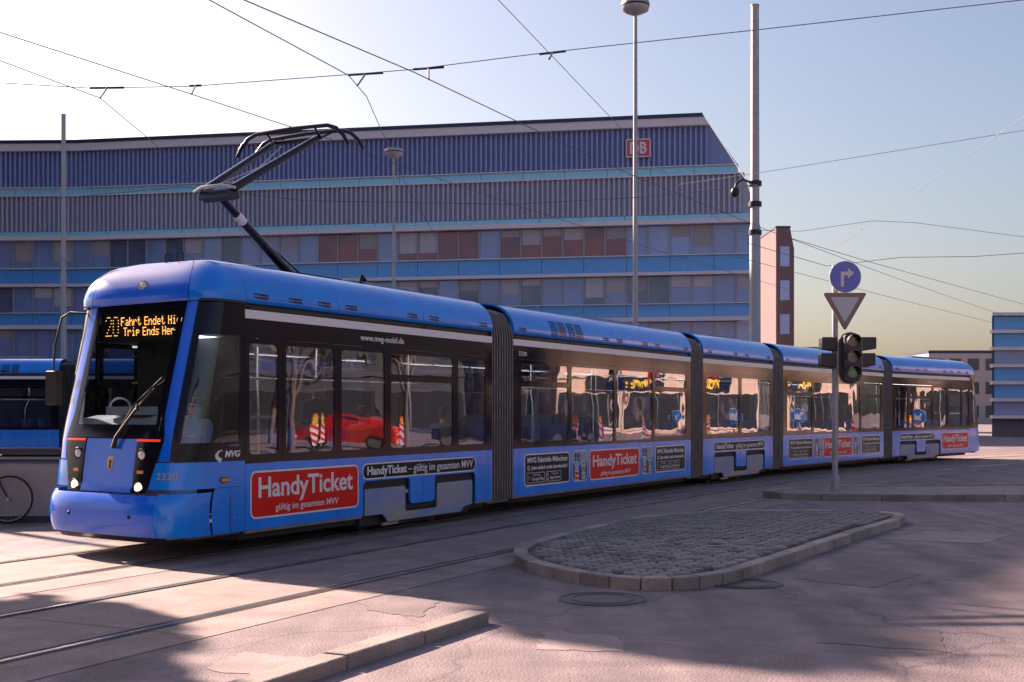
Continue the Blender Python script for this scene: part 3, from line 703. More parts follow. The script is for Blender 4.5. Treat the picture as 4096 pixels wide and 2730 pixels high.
            for xs0 in SLOT[m]:
                if a_ < xs0 < b_:
                    b = MB()
                    for zz in (2.955, 2.992):
                        b.box(xs0-.125, xs0-.02, inset(zz)-.016, .03, zz, zz+.017); b.box(xs0-.03, xs0+.125, inset(zz)-.016, .03, zz-.007, zz+.018)
                    sub(b if not sd_ else far(b), 'roof_slot', 'seal', rp)
            if m in (1, 3):
                g0 = 1.29 if m == 1 else 5.2
                for cidx in range(4):
                    gx = g0 + cidx*.315 + (.02 if cidx > 1 else 0)
                    if not (a_ < gx+.1 < b_): continue
                    b = MB()
                    for k in range(8):
                        zz = 2.93 + k*.034; y0 = inset(zz)
                        b.add([(gx, y0-.0165, zz), (gx+.25, y0-.0165, zz), (gx+.25, inset(zz+.02)-.0165, zz+.02), (gx, inset(zz+.02)-.0165, zz+.02),
                               (gx, y0+.01, zz), (gx+.25, y0+.01, zz), (gx+.25, inset(zz+.02)+.01, zz+.02), (gx, inset(zz+.02)+.01, zz+.02)],
                              [(0,1,2,3),(7,6,5,4),(0,4,5,1),(3,2,6,7),(0,3,7,4),(1,5,6,2)])
                    sub(b if not sd_ else far(b), 'roof_grille', 'seal', rp)
    tpart(MB().box(.02, L-.02, .72, WID-.72, 3.34, 3.405), 'roof_deck', 'deck', m)
    tpart(MB().box(L*.55, L*.85, .80, WID-.80, 3.41, 3.50), 'roof_box', 'deck', m, bevel=.03)
    # seats and grab poles
    if seat_me is None: seat_me = make_seat_mesh()
    x = 1.0 if m != 4 else .5; k = 0
    while x < L-.5:
        for y_, skip in ((.33, m == 0 and (x < 2.0 or 2.6 < x < 3.0)), (WID-.33, m == 0 and 1.5 < x < 2.6)):
            if skip: continue
            o = bpy.data.objects.new('seat', seat_me); C.objects.link(o); o.parent = fl
            o.location = (x, y_, .38); o.rotation_euler = (0, 0, math.pi if (k % 2) else 0)
        x += .95; k += 1
    x = .75
    while x < L-.3:
        yy = .75 if (int(x*2) % 2) else 1.5
        sub(MB().tube([(x, yy, .38), (x, yy, 1.75), (x+.10, yy+.1, 2.05), (x+.10, yy+.1, 2.56)], .017, 8), 'grab_pole', 'grab', fl)
        x += 1.32
    sub(MB().tube([(.3, .6, 2.05), (L-.3, .6, 2.05)], .015, 8), 'grab_rail', 'grab', fl)

# bellows between the sections
for m in range(4):
    A, B = MM[m], MM[m+1]; Ai = A.inverted(); L = LEN[m]
    prof = [(0,.25),(0,2.86),(.03,3.02),(.17,3.22),(.42,3.30),(WID-.42,3.30),(WID-.17,3.22),(WID-.03,3.02),(WID,2.86),(WID,.25)]
    nr = 17; v = []; np_ = len(prof)
    for i in range(nr):
        t = i/(nr-1); d = .012 if i % 2 == 0 else .075
        for (y, z) in prof:
            yy = y + d*(1 - 2*y/WID); zz = z - (d*.7 if z > 1 else 0)
            p = (A @ Vector((L+.012, yy, zz))).lerp(B @ Vector((-.012, yy, zz)), t); v.append(Ai @ p)
    f = [(i*np_+k, (i+1)*np_+k, (i+1)*np_+k+1, i*np_+k+1) for i in range(nr-1) for k in range(np_-1)]
    bl = tpart(MB().add(v, f), 'bellows', 'rubber', m)
    b = MB()
    for i in range(0, nr, 2):
        pts = [v[i*np_+k] for k in range(np_)]; b.tube(pts, .012, 5, cap=False)
    sub(b, 'bellows_lit_edge', 'rubber_edge', bl)  # fold edges paler, the light on them put into the colour
    fa = [A @ Vector((L+.01, .1, .2)), A @ Vector((L+.01, WID-.1, .2)), B @ Vector((-.01, WID-.1, .2)), B @ Vector((-.01, .1, .2))]
    q = [Ai @ p for p in fa]
    sub(MB().add([(p.x, p.y, p.z+dz) for dz in (0, .15) for p in q], [(0,1,2,3),(7,6,5,4),(0,4,5,1),(1,5,6,2),(2,6,7,3),(3,7,4,0)]), 'gangway_floor', 'interior', bl)

# ------------------------------------------------------------------ tram noses
NEXP = 6.0
LZ = [(.20,.98),(.28,1.05),(.40,1.10),(.55,1.11),(.66,1.085),(.735,1.04),(.78,.99),(.9,.975),(1.1,.945),(1.35,.90),(1.7,.80),(2.1,.685),(2.5,.57),(2.90,.455)]
CAPZ = [(2.90,.50),(2.97,.505),(3.04,.49),(3.12,.455),(3.20,.40),(3.275,.325),(3.335,.24),(3.38,.15),(3.405,.07),(3.415,0.0)]
def crom(tab, z):
    xs = [p[0] for p in tab]; ys = [p[1] for p in tab]; n = len(tab)
    z = min(max(z, xs[0]), xs[-1]); i = min(max(np.searchsorted(xs, z)-1, 0), n-2)
    h = xs[i+1]-xs[i]; t = (z-xs[i])/h
    def sl(j): return (ys[min(j+1,n-1)]-ys[max(j-1,0)])/(xs[min(j+1,n-1)]-xs[max(j-1,0)])
    return float((2*t**3-3*t*t+1)*ys[i] + (t**3-2*t*t+t)*h*sl(i) + (-2*t**3+3*t*t)*ys[i+1] + (t**3-t*t)*h*sl(i+1))
def nose_raw(th, L, hw):
    c, s_ = math.cos(th), math.sin(th)
    t = math.copysign(abs(c)**(2/NEXP), c); return L*abs(s_)**(2/NEXP), WID/2 - hw*t      # (forward, lateral)
_k = np.linspace(0, 1, 500)
_th = np.unique(np.concatenate([np.arccos(_k**3), np.arcsin(_k**3)]))
_pp = np.array([nose_raw(t, .95, 1.15) for t in _th]); _al = np.concatenate([[0], np.cumsum(np.linalg.norm(np.diff(_pp, axis=0), axis=1))])
ARC = _al[-1]                                  # arc length from the near seam to the front centre
def th_at(a):                                  # a: 0 near seam .. ARC front centre .. 2*ARC far seam
    return float(np.interp(a, _al, _th)) if a <= ARC else math.pi - float(np.interp(2*ARC-a, _al, _th))
def a_y(y):                                    # arc position of a lateral place y on the near half / far half
    if y <= WID/2: return float(np.interp(y, _pp[:,1], _al))
    return 2*ARC - float(np.interp(WID-y, _pp[:,1], _al))
def a_s(s_): return float(np.interp(s_/.95, _pp[:,0]/.95, _al))
def npt(a, z, off=0.0, cap=False):
    if cap: L, hw = crom(CAPZ, z), 1.15 + .012 - inset(z)
    else: L, hw = crom(LZ, z), 1.15
    th = th_at(a); s_, y = nose_raw(th, L, hw)
    if off:
        e = 1e-3; s1, y1 = nose_raw(th_at(min(a+e, 2*ARC)), L, hw); s0, y0 = nose_raw(th_at(max(a-e, 0)), L, hw)
        dx, dy = s1-s0, y1-y0; l = math.hypot(dx, dy) or 1; s_ += dy/l*off*1.0; y += -dx/l*off
    s_ -= .14*(y-WID/2)*max(0, s_)/max(L, .05) if L > .02 else 0     # the nose turns slightly into the curve ahead
    return s_, y, z
def npatch(a0, a1, z0, z1, nu=12, nv=8, off=0.0, th=.02, cap=False, corner=0.0):
    """closed curved panel on the nose between arc positions a0..a1 and heights z0..z1 (numbers or functions of z / a)"""
    g = []
    for j in range(nv+1):
        row = []
        for i in range(nu+1):
            u = i/nu; tv = j/nv
            zz0 = z0(u) if callable(z0) else z0; zz1 = z1(u) if callable(z1) else z1
            z = zz0 + (zz1-zz0)*tv
            aa0 = a0(z) if callable(a0) else a0; aa1 = a1(z) if callable(a1) else a1
            row.append((aa0 + (aa1-aa0)*u, z))
        g.append(row)
    v = [npt(a, z, off, cap) for r_ in g for a, z in r_]; n = len(v)
    def inn(p):
        s_, y, z = p; k = th
        return (s_ - k*(1 if s_ > .2 else .3), y + k*(1 if y < WID/2 else -1)*(abs(y-WID/2)/1.15)**3, z - (k if cap else 0))
    v += [inn(p) for p in v]; W = nu+1; f = []
    for j in range(nv):
        for i in range(nu):
            a = j*W+i; f.append((a, a+1, a+W+1, a+W)); f.append((a+n, a+W+n, a+W+1+n, a+1+n))
    b = MB().add(v, f, 0, True)
    rim = [i for i in range(W)] + [j*W+nu for j in range(1, nv+1)] + [nv*W+i for i in range(nu-1, -1, -1)] + [j*W for j in range(nv-1, 0, -1)]
    b.add(v, [(rim[k], rim[k]+n, rim[(k+1) % len(rim)]+n, rim[(k+1) % len(rim)]) for k in range(len(rim))])
    return b
def nose_to(m):
    if m == 0: return lambda s_, y, z: (-s_, y, z)
    return lambda s_, y, z: (LEN[4]+s_, y, z)
FONT57 = {'F':'1F011F0101'}
GLY = {'F':["11111","10000","10000","11110","10000","10000","10000"],'a':["00000","00000","01110","00001","01111","10001","01111"],
 'h':["10000","10000","10110","11001","10001","10001","10001"],'r':["00000","00000","10110","11001","10000","10000","10000"],
 't':["01000","01000","11100","01000","01000","01001","00110"],'E':["11111","10000","10000","11110","10000","10000","11111"],
 'n':["00000","00000","10110","11001","10001","10001","10001"],'d':["00001","00001","01101","10011","10001","10001","01111"],
 'e':["00000","00000","01110","10001","11111","10000","01110"],'H':["10001","10001","10001","11111","10001","10001","10001"],
 'i':["00100","00000","01100","00100","00100","00100","01110"],'T':["11111","00100","00100","00100","00100","00100","00100"],
 'p':["00000","00000","11110","10001","11110","10000","10000"],'s':["00000","00000","01111","10000","01110","00001","11110"],
 '2':["01110","10001","00001","00010","00100","01000","11111"],'0':["01110","10001","10001","10001","10001","10001","01110"],' ':["000"]*7}
def build_nose(m):
    T = nose_to(m); FA = 2*ARC
    def np_(mb, name, mats, smooth=False):
        mb.map(T)
        if m == 4: mb.flip()
        return tpart(mb, name, mats, m, smooth)
    def ns(mb, name, mats, parent):
        mb.map(T)
        if m == 4: mb.flip()
        return sub(mb, name, mats, parent)
    g = .005
    aW0, aW1 = a_y(.38), a_y(WID-.38); aP0, aP1 = a_y(.17), a_y(WID-.17)
    aL0, aL1 = a_y(.47), a_y(.70)
    cy_ = lambda z: a_y(.47-.17*(z-.76)/.57)
    py_ = lambda z: a_y(float(np.interp(z, [1.10,1.35,1.6,3.0], [.335,.285,.345,.345])))
    aB = a_s(.44)                               # rear edge of the bumper corner panels
    # bumper: front piece and two corner pieces, then skirt flap towards the seam
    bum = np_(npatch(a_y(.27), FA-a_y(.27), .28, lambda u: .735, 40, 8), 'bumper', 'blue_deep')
    for fy in (.62, WID-.62):
        c = npt(a_y(fy), .50, .004); ns(MB().ball((c[0], c[1], c[2]), (.012,.022,.022)), 'bumper_bolt', 'dark_steel', bum)
    ns(npatch(a_y(.2), FA-a_y(.2), .21, .275, 30, 2, -.05), 'bumper_underside', 'matte_black', bum)
    for sd_ in (0, 1):
        def mir(a0, a1, sd_=sd_):
            if not sd_: return a0, a1
            w_ = lambda a: (lambda z: FA-a(z)) if callable(a) else FA-a
            return w_(a1), w_(a0)
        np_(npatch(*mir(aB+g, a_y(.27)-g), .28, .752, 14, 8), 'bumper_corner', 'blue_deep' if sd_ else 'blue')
        sp = np_(npatch(*mir(.003, aB-.02), .28, .79, 10, 6), 'side_flap', 'blue')
        c0, c1 = mir(.19, .20); ns(npatch(min(c0,c1), max(c0,c1), .285, .70, 1, 4, .001, .004), 'flap_seam', 'seal', sp)
        c0, c1 = mir(.13, .15); ns(npatch(min(c0,c1), max(c0,c1), .44, .46, 2, 2, .004, .01), 'flap_lock', 'steel', sp)
        np_(npatch(*mir(.003, lambda z: cy_(z)-.012), .795, 1.085, 20, 5), 'cab_side_panel', 'blue')
        # lamp cluster
        lc = np_(npatch(*mir(cy_, aL1-g), .755, 1.345, 10, 10, .008, .04), 'lamp_cluster', 'black')
        am = a_y(.585) if not sd_ else FA-a_y(.585)
        for z_, r_, mt, nm in ((1.17,.052,'lens','headlight'), (.81,.058,'lamp_lit','headlight')):
            c = npt(am, z_, .012); b = MB().ball(c, (.022, r_, r_), 20, 12); ns(b, nm, mt, lc)
            b = MB(); ring = [(c[0]+.004, c[1]+(r_+.008)*math.cos(2*math.pi*k/24), c[2]+(r_+.008)*math.sin(2*math.pi*k/24)) for k in range(25)]
            ns(b.tube(ring, .008, 6, cap=False), 'lamp_ring', 'dark_steel', lc)
        c0, c1 = mir(a_y(.53), a_y(.63)); ns(npatch(c0, c1, .965, 1.0, 4, 2, .016, .01), 'indicator', 'amber', lc)
        c0, c1 = mir(a_y(.33), aL1-.01); ns(npatch(c0, c1, 1.315, 1.34, 8, 2, .018, .012), 'marker_strip', 'red_strip', lc)
        # pillar: blue skin with dark seal either side
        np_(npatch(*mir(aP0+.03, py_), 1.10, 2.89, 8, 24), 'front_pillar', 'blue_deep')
        np_(npatch(*mir(aP0-.01, aP0+.028), 1.10, 2.89, 2, 16, -.002), 'pillar_seal', 'black')
        np_(npatch(*mir(lambda z: py_(z)+.004, aW0+.005), 1.352, 2.89, 2, 16, -.002), 'pillar_seal', 'black')
        # cab side glass with black surround
        sg = np_(npatch(*mir(.004, aP0-.012), 1.092, 2.89, 16, 14, -.003, .006), 'cab_window', 'cab_glass')
        for c0, c1, q0, q1 in ((.004, aP0-.012, 1.092, 1.30), (.004, aP0-.012, 2.50, 2.888), (.004, .09, 1.30, 2.50), (aP0-.07, aP0-.012, 1.30, 2.50)):
            ns(npatch(*mir(c0, c1), q0+.001, q1-.001, 10, 4, .001, .003), 'window_frame', 'black', sg)
        # roof cap side
        np_(npatch(*mir(.003, a_y(.30)-g), 2.905, 3.414, 14, 14, 0, .02, True), 'roof_cap_side', 'blue')
        c0, c1 = mir(.02, a_y(.16)); np_(npatch(c0, c1, 2.875, 2.90, 10, 2, .03, .03), 'side_gutter', 'seal')
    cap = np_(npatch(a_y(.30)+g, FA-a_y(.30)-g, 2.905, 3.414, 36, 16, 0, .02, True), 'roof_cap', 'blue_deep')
    c = npt(ARC*.97, 3.10, 0, True); b = MB().ball((c[0]+.005, c[1], c[2]), (.02,.055,.042), 18, 10); ns(b, 'top_light', 'lens', cap)
    b = MB().tube([(c[0]+.012-.25*(.05*math.sin(t)), c[1]+.062*math.cos(t), c[2]+.05*math.sin(t)) for t in [2*math.pi*k/28 for k in range(29)]], .008, 6, cap=False)
    ns(b, 'light_bezel', 'steel', cap)
    # front panel
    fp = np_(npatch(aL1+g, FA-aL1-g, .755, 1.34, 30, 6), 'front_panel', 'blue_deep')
    c = npt(a_y(1.12), 1.0, 0)
    if m == 0:
        def onf(y, z, off): return npt(a_y(y), z, off)
        def shield(w_, h_, off, zc): return [(1.12 + x*w_, zc + z*h_) for x, z in ((-1,1),(-.33,1),(.33,1),(1,1),(1,.2),(.85,-.4),(.5,-.8),(0,-1),(-.5,-.8),(-.85,-.4),(-1,.2))]
        for w_, h_, off, mt, nm in ((.050,.078,.004,'panto_light','crest'), (.043,.070,.006,'cloth_brown','crest_field')):
            p = shield(w_, h_, off, 1.06); v = [onf(y, z, off) for y, z in p] + [onf(y, z, off-.006) for y, z in p]; n = len(p)
            ns(MB().add(v, [tuple(range(n)), tuple(range(2*n-1, n-1, -1))] + [(i, (i+1)%n, (i+1)%n+n, i+n) for i in range(n)]), nm, 'yellow' if nm == 'crest_field' else mt, fp)
        fig = [(0,.75),(.2,.7),(.22,.45),(.55,.5),(.6,.3),(.3,.2),(.4,-.75),(.1,-.85),(-.1,-.85),(-.4,-.75),(-.3,.2),(-.75,.35),(-.7,.55),(-.25,.45),(-.2,.7)]
        v = [onf(1.12+x*.040, 1.06+z*.066, .0085) for x, z in fig] + [onf(1.12+x*.040, 1.06+z*.066, .004) for x, z in fig]; n = len(fig)
        ns(MB().add(v, [tuple(range(n)), tuple(range(2*n-1, n-1, -1))] + [(i, (i+1)%n, (i+1)%n+n, i+n) for i in range(n)]), 'crest_figure', 'matte_black', fp)
    # windscreen
    ws = np_(npatch(aW0+.008, FA-aW0-.008, 1.35, 2.89, 40, 24, -.003, .006), 'windscreen', 'wind_glass')
    ns(npatch(aW0+.01, FA-aW0-.01, 1.352, 1.50, 30, 3, .001, .003), 'windscreen_border', 'black', ws)
    for e0, e1 in ((aW0+.01, aW0+.07), (FA-aW0-.07, FA-aW0-.01)): ns(npatch(e0, e1, 1.50, 2.885, 3, 16, .001, .003), 'windscreen_border', 'black', ws)
    ns(npatch(aW0+.01, FA-aW0-.01, 2.80, 2.886, 30, 3, .001, .003), 'windscreen_border', 'black', ws)
    # dashboard, bulkhead, cab floor
    def boxs(s0, s1, y0, y1, z0, z1): return MB().box(s0, s1, y0, y1, z0, z1)
    np_(boxs(-.02, .80, .08, WID-.08, .25, .39), 'cab_floor', 'interior')
    ds = MB().prism([(.30,1.40),(.74,1.36),(.74,1.45),(.58,1.56),(.35,1.60),(.30,1.58)], .45, 1.95); ds.box(.30, .72, .45, 1.95, .40, 1.36)
    da = np_(ds, 'dashboard', 'dash')
    ns(MB().box(.34, .60, 1.0, 1.55, 1.605, 1.70), 'instrument_hood', 'dash', da)
    ns(MB().tube([(.38+.0*k, 1.55+.16*math.cos(2*math.pi*k/20), 1.70+.10*math.sin(2*math.pi*k/20)) for k in range(21)], .012, 6, cap=False), 'control_ring', 'interior_light', da)
    np_(boxs(-.62, -.58, .45, WID-.08, .40, 2.55), 'cab_bulkhead', 'matte_black')
    np_(boxs(-.02, .25, .15, WID-.15, 2.82, 2.86), 'cab_ceiling', 'matte_black')
    np_(MB().prism([(-.45,.95),(-.02,.95),(-.02,1.02),(-.38,1.04),(-.46,1.75),(-.56,1.75),(-.52,1.0)], .70, 1.15), 'driver_seat', 'matte_black')
    # destination display
    bd = np_(MB().box(.31, .335, .50, 1.90, 2.46, 2.79), 'display_board', 'led_board')
    if m == 0:
        b = MB(); dot = .0078
        def glyph(ch, y0, z0, ky, kz):
            for j, row in enumerate(GLY[ch]):
                for i, c_ in enumerate(row):
                    if c_ == '1': y = y0 - i*ky; z = z0 - j*kz; b.box(.335, .339, y-dot/2*1.1, y+dot/2*1.1, z-dot/2*1.2, z+dot/2*1.2)
        yy = 1.82
        for ch in '20': glyph(ch, yy, 2.755, .020, .036); yy -= .115
        yt = yy - .015
        for line, z0, ind in (('Fahrt Endet Hier', 2.745, 0), ('Trip Ends Here', 2.625, .04)):
            y = yt - ind
            for ch in line: glyph(ch, y, z0, .0108, .0145); y -= (.0655 if ch != ' ' else .04)
        ns(b, 'display_dots', 'led', bd)
    # wiper
    p = [npt(a_y(1.06), 1.24, .035), npt(a_y(1.02), 1.36, .05), npt(a_y(.80), 1.66, .04), npt(a_y(.56), 1.90, .03)]
    wp = np_(MB().tube(p, [.030,.024,.014,.010], 8), 'wiper', 'matte_black')
    ns(MB().tube([npt(a_y(1.04), 1.36, .045), npt(a_y(.86), 1.72, .022), npt(a_y(.48), 2.02, .02)], .009, 6), 'wiper_blade', 'matte_black', wp)
    ns(MB().tube([npt(a_y(.78), 1.72, .035), npt(a_y(.76), 1.66, .045)], .022, 8), 'wiper_joint', 'matte_black', wp)
    # mirrors / cameras on arms at the far corner
    c = npt(a_y(WID-.15), 2.82, .02)
    ma = np_(MB().tube([c, (c[0]+.05, c[1]+.22, 2.84), (c[0]+.07, c[1]+.34, 2.78), (c[0]+.10, c[1]+.42, 2.45), (c[0]+.11, c[1]+.44, 2.10)], .013, 8), 'mirror_arm', 'matte_black')
    ns(MB().prism(rrect(c[0]+.04, c[0]+.14, 1.72, 2.14, .03), c[1]+.36, c[1]+.54), 'mirror', 'matte_black', ma)
    if m == 0:
        # lettering on the cab side, mapped on the curved panel
        def onside(mb, off):
            def q(x, d, z):
                s_ = -x; L = crom(LZ, z); a = a_s(min(max(s_/L*.95, .0), .94))
                r_ = npt(a, z, off - d); return r_
            mb.v = [q(*p) for p in mb.v]; return mb
        b = MB(); txt(b, 'MVG', -.30, 1.135, .068, 0, bold=.035, width=.225, shear=.25); lw = onside(b, .0045); ns(lw, 'operator_lettering', 'white', tram_cab)
        sw = [(-.36,1.215),(-.40,1.20),(-.435,1.16),(-.43,1.125),(-.37,1.07),(-.335,1.115),(-.38,1.135),(-.395,1.165),(-.375,1.195),(-.32,1.212)]
        b = MB().prism(sw, -.002, .002); onside(b, .0045); ns(b, 'operator_swoosh', 'white', tram_cab)
        b = MB(); txt(b, 'variobahn', -.235, 1.255, .026, 0, width=.145); ns(onside(b, .0045), 'maker_lettering', 'decal_grey', tram_cab)
        b = MB(); v, f, W = text('2320', .072, bold=.012, width=.24)
        a1 = a_y(.11); vv = [npt(a1 + (.24-p[0]), p[2]+.905, .004-p[1]) for p in v]; ns(MB().add(vv, f), 'fleet_number', 'number_grey', tram_cab)
        b = MB().prism(rrect(-.36,-.245,.86,.90,.019), -.012, .002); onside(b, .004); ns(b, 'side_marker', 'amber', tram_cab)
        b = MB().prism(rrect(-.37,-.235,.85,.91,.028), -.004, .002); onside(b, .003); ns(b, 'marker_surround', 'seal', tram_cab)
tram_cab = None
tram_cab = tpart(MB().box(.0, .012, .10, WID-.10, 2.66, 2.90), 'cab_frame', 'matte_black', 0)
build_nose(0); build_nose(4)

# ------------------------------------------------------------------ stickers and lettering on the tram side
def sticker(m, x0, x1, z0, z1, matn, r=.05, name='sticker', border=.018):
    o = tpart(MB().prism(rrect(x0, x1, z0, z1, r), -.0015, -.0003), name, 'white', m)
    sub(MB().prism(rrect(x0+border, x1-border, z0+border, z1-border, max(.01, r-border)), -.0028, -.0016), 'sticker_field', matn, o)
    return o
def letter(parent, items, matn):
    b = MB()
    for it in items: txt(b, *it[:4], **it[4])
    return sub(b, 'lettering', matn, parent)
Y3 = -.0042
def handy_big(m, x0, flat=False):
    x1, z0, z1 = x0+2.166, (.40 if not flat else .40), .956
    s = sticker(m, x0, x1, z0, z1, 'red', .09, 'advert_sticker', .022)
    letter(s, [('HandyTicket', x0+.14, .648, .225, dict(y=Y3, bold=.02, width=1.89))], 'white')
    letter(s, [('gültig im gesamten MVV', x0+.455, .478, .078, dict(y=Y3, bold=.006, width=1.26))], 'white')
def handy_mid(m, x0):
    x1 = x0+2.20; s = sticker(m, x0, x1, .40, .952, 'red', .09, 'advert_sticker', .024)
    letter(s, [('HandyTicket', x0+.13, .648, .20, dict(y=Y3, bold=.02, width=1.95))], 'white')
    letter(s, [('gültig im gesamten MVV', x0+.46, .478, .075, dict(y=Y3, bold=.006, width=1.32))], 'white')
def handy_long(m, x0, x1):
    s = sticker(m, x0, x1, .745, .962, 'decal_black', .105, 'slogan_sticker', .018)
    W = x1-x0; letter(s, [('HandyTicket', x0+W*.037, .808, .105, dict(y=Y3, bold=.03, width=W*.318))], 'white')
    letter(s, [('– gültig im gesamten MVV', x0+W*.368, .808, .105, dict(y=Y3, bold=.008, width=W*.60))], 'white')
def info(m, x0, x1):
    s = sticker(m, x0, x1, .415, .948, 'decal_black', .08, 'app_sticker', .022); W = x1-x0
    letter(s, [('MVG Fahrinfo München', x0+W*.06, .80, .085, dict(y=Y3, bold=.025, width=W*.88)), ('Jetzt einfach gratis downloaden!', x0+W*.14, .685, .062, dict(y=Y3, bold=.02, width=W*.80))], 'white')
    b = MB().ring([(x0+W*.085+.042*math.cos(t), .712+.042*math.sin(t)) for t in [2*math.pi*k/20 for k in range(20)]], [(x0+W*.085+.03*math.cos(t), .712+.03*math.sin(t)) for t in [2*math.pi*k/20 for k in range(20)]], -.0042, -.003)
    b.prism([(x0+W*.085-.018,.706),(x0+W*.085+.005,.706),(x0+W*.085+.005,.698),(x0+W*.085+.024,.712),(x0+W*.085+.005,.726),(x0+W*.085+.005,.718),(x0+W*.085-.018,.718)], -.0042, -.003)
    sub(b, 'arrow_mark', 'white', s)
    for a, c, big, small in ((.05,.43,'Google Play','JETZT BEI'), (.46,.80,'App Store','Erhältlich im')):
        b = MB().ring(rrect(x0+W*a, x0+W*c, .465, .635, .02), rrect(x0+W*a+.008, x0+W*c-.008, .473, .627, .014), -.0042, -.003)
        txt(b, small, x0+W*(a+.13), .578, .026, y=-.003, width=W*.15); txt(b, big, x0+W*(a+.10 if c < .5 else a+.08), .505, .05, y=-.003, bold=.01, width=W*(.26 if c < .5 else .24))
        if c > .5: b.ring(rrect(x0+W*a+.025, x0+W*a+.085, .495, .605, .012), rrect(x0+W*a+.033, x0+W*a+.077, .508, .595, .006), -.0042, -.003)
        sub(b, 'store_badge', 'white', s)
    sub(MB().prism([(x0+W*.075,.50),(x0+W*.13,.55),(x0+W*.075,.55)], -.0042, -.003), 'badge_mark', 'red', s)
    sub(MB().prism([(x0+W*.075,.55),(x0+W*.13,.55),(x0+W*.075,.60)], -.0042, -.003), 'badge_mark', 'teal', s)
def icons(m, x0, x1):
    s = sticker(m, x0, x1, .41, .958, 'decal_navy', .12, 'transit_sticker', .016); xm = (x0+x1)/2; q = (x1-x0)
    sub(MB().prism(rrect(x0+.016, x1-.016, .70, .942, .10), -.0038, -.0029), 'sticker_upper', 'decal_grey', s)
    for dx in (-.06, .06):
        sub(MB().disc_y((xm+dx-.12, .87), .05, -.005, -.0039, 12), 'pictogram', 'decal_navy', s); sub(MB().prism(rrect(xm+dx-.16, xm+dx-.08, .72, .82, .03), -.005, -.0039), 'pictogram', 'decal_navy', s)
    for cx, cz, t, mt, rd in ((xm-.135,.685,'U','blue',0), (xm+.135,.685,'BUS','teal',1), (xm-.135,.515,'Tram','red',0), (xm+.135,.515,'S','green',1)):
        r_ = .082
        if rd: b = MB().disc_y((cx, cz), r_, -.0055, -.004, 22); c2 = MB().disc_y((cx, cz), r_-.012, -.0068, -.0056, 22)
        else: b = MB().prism(rrect(cx-r_, cx+r_, cz-r_, cz+r_, .02), -.0055, -.004); c2 = MB().prism(rrect(cx-r_+.012, cx+r_-.012, cz-r_+.012, cz+r_-.012, .012), -.0068, -.0056)
        p = sub(b, 'transit_badge', 'white', s); sub(c2, 'badge_field', mt, s)
        h = .10 if len(t) == 1 else .05
        b = MB(); v, f, W_ = text(t, h, bold=.02, width=.085 if len(t) == 1 else .125); b.add([(a+cx-W_/2, d-.0082, z+cz-h/2) for a, d, z in v], f); sub(b, 'badge_letter', 'white', s)
handy_big(0, .093); handy_long(0, 2.344, 5.363)
def plain_text(m, s, x, z, h, width, bold, name, mt='white'):
    b = MB(); txt(b, s, x, z, h, y=-.0015, bold=bold, width=width); return tpart(b, name, mt, m)
plain_text(0, 'www.mvg-mobil.de', 2.30, 2.578, .075, 1.045, .012, 'web_address')
plain_text(1, '2320', .175, 2.555, .066, .27, .008, 'fleet_number')
for m in (1, 3):
    info(m, .365, 1.989); icons(m, 2.094, 2.70); handy_mid(m, 2.785); icons(m, 5.07, 5.675); info(m, 5.79, 7.395)
handy_long(2, .607, 3.776); handy_long(4, .51, 3.04); handy_big(4, LEN[4]-.093-2.166)
plain_text(4, 'www.mvg-mobil.de', 2.55, 2.578, .075, 1.045, .012, 'web_address')

# ------------------------------------------------------------------ pantograph (on section 0, local x,y,z)
pb = tpart(MB().box(1.85, 2.95, .75, 1.55, 3.42, 3.47), 'pantograph_base', 'dark_steel', 0)
b = MB()
for xi in (1.95, 2.85):
    for yi in (.82, 1.48):
        b.tube([(xi, yi, 3.40), (xi, yi, 3.425)], .06, 10)
sub(b, 'insulator', 'cover', pb)
KN = Vector((.86, 1.15, 4.36)); HD = Vector((2.50, 1.15, 5.43)); BS = Vector((2.30, 1.15, 3.50))
sub(MB().tube([BS, BS.lerp(KN, .15), KN], [.075,.062,.05], 12), 'lower_arm', 'panto', pb)
d = (KN-BS).normalized(); q = BS.lerp(KN, .66)
sub(MB().tube([q, q+d*.16], .0585, 12), 'arm_label', 'white', pb)
sub(MB().tube([BS+Vector((.25,0,.02)), KN+Vector((.12,0,-.12))], .014, 6), 'coupling_rod', 'panto', pb)
b = MB(); b.prism([(.76,4.30),(.80,4.40),(.98,4.41),(1.0,4.31),(.90,4.27)], .92, 1.38); sub(b, 'knuckle', 'panto', pb)
sub(MB().tube([(.80,.82,4.40), (.74,1.0,4.43), (.74,1.3,4.43), (.80,1.48,4.40)], [.02,.026,.026,.02], 8), 'knuckle_bar', 'panto_light', pb)
for sg in (-1, 1):
    sub(MB().tube([KN+Vector((.02, sg*.24, .06)), HD+Vector((-.06, sg*.36, -.10))], [.055,.042], 10), 'upper_arm', 'panto', pb)
sub(MB().tube([KN+Vector((-.03, .2, .05)), KN.lerp(HD,.5)+Vector((0,0,-.06)), HD+Vector((0,.3,-.14))], .008, 6), 'tension_wire', 'panto_light', pb)
sub(MB().tube([HD+Vector((-.05,-.42,-.10)), HD+Vector((-.05,.42,-.10))], .026, 8), 'head_axle', 'panto', pb)
for xo in (-.17, .17):
    y0, y1 = -.62, .62
    pts = [HD+Vector((xo, -.93, -.26)), HD+Vector((xo, -.86, -.14)), HD+Vector((xo, -.74, -.03)), HD+Vector((xo, -.60, .02)), HD+Vector((xo, 0, .035)), HD+Vector((xo, .60, .02)), HD+Vector((xo, .74, -.03)), HD+Vector((xo, .86, -.14)), HD+Vector((xo, .93, -.26))]
    sub(MB().tube(pts, .028, 8), 'collector_strip', 'panto', pb)
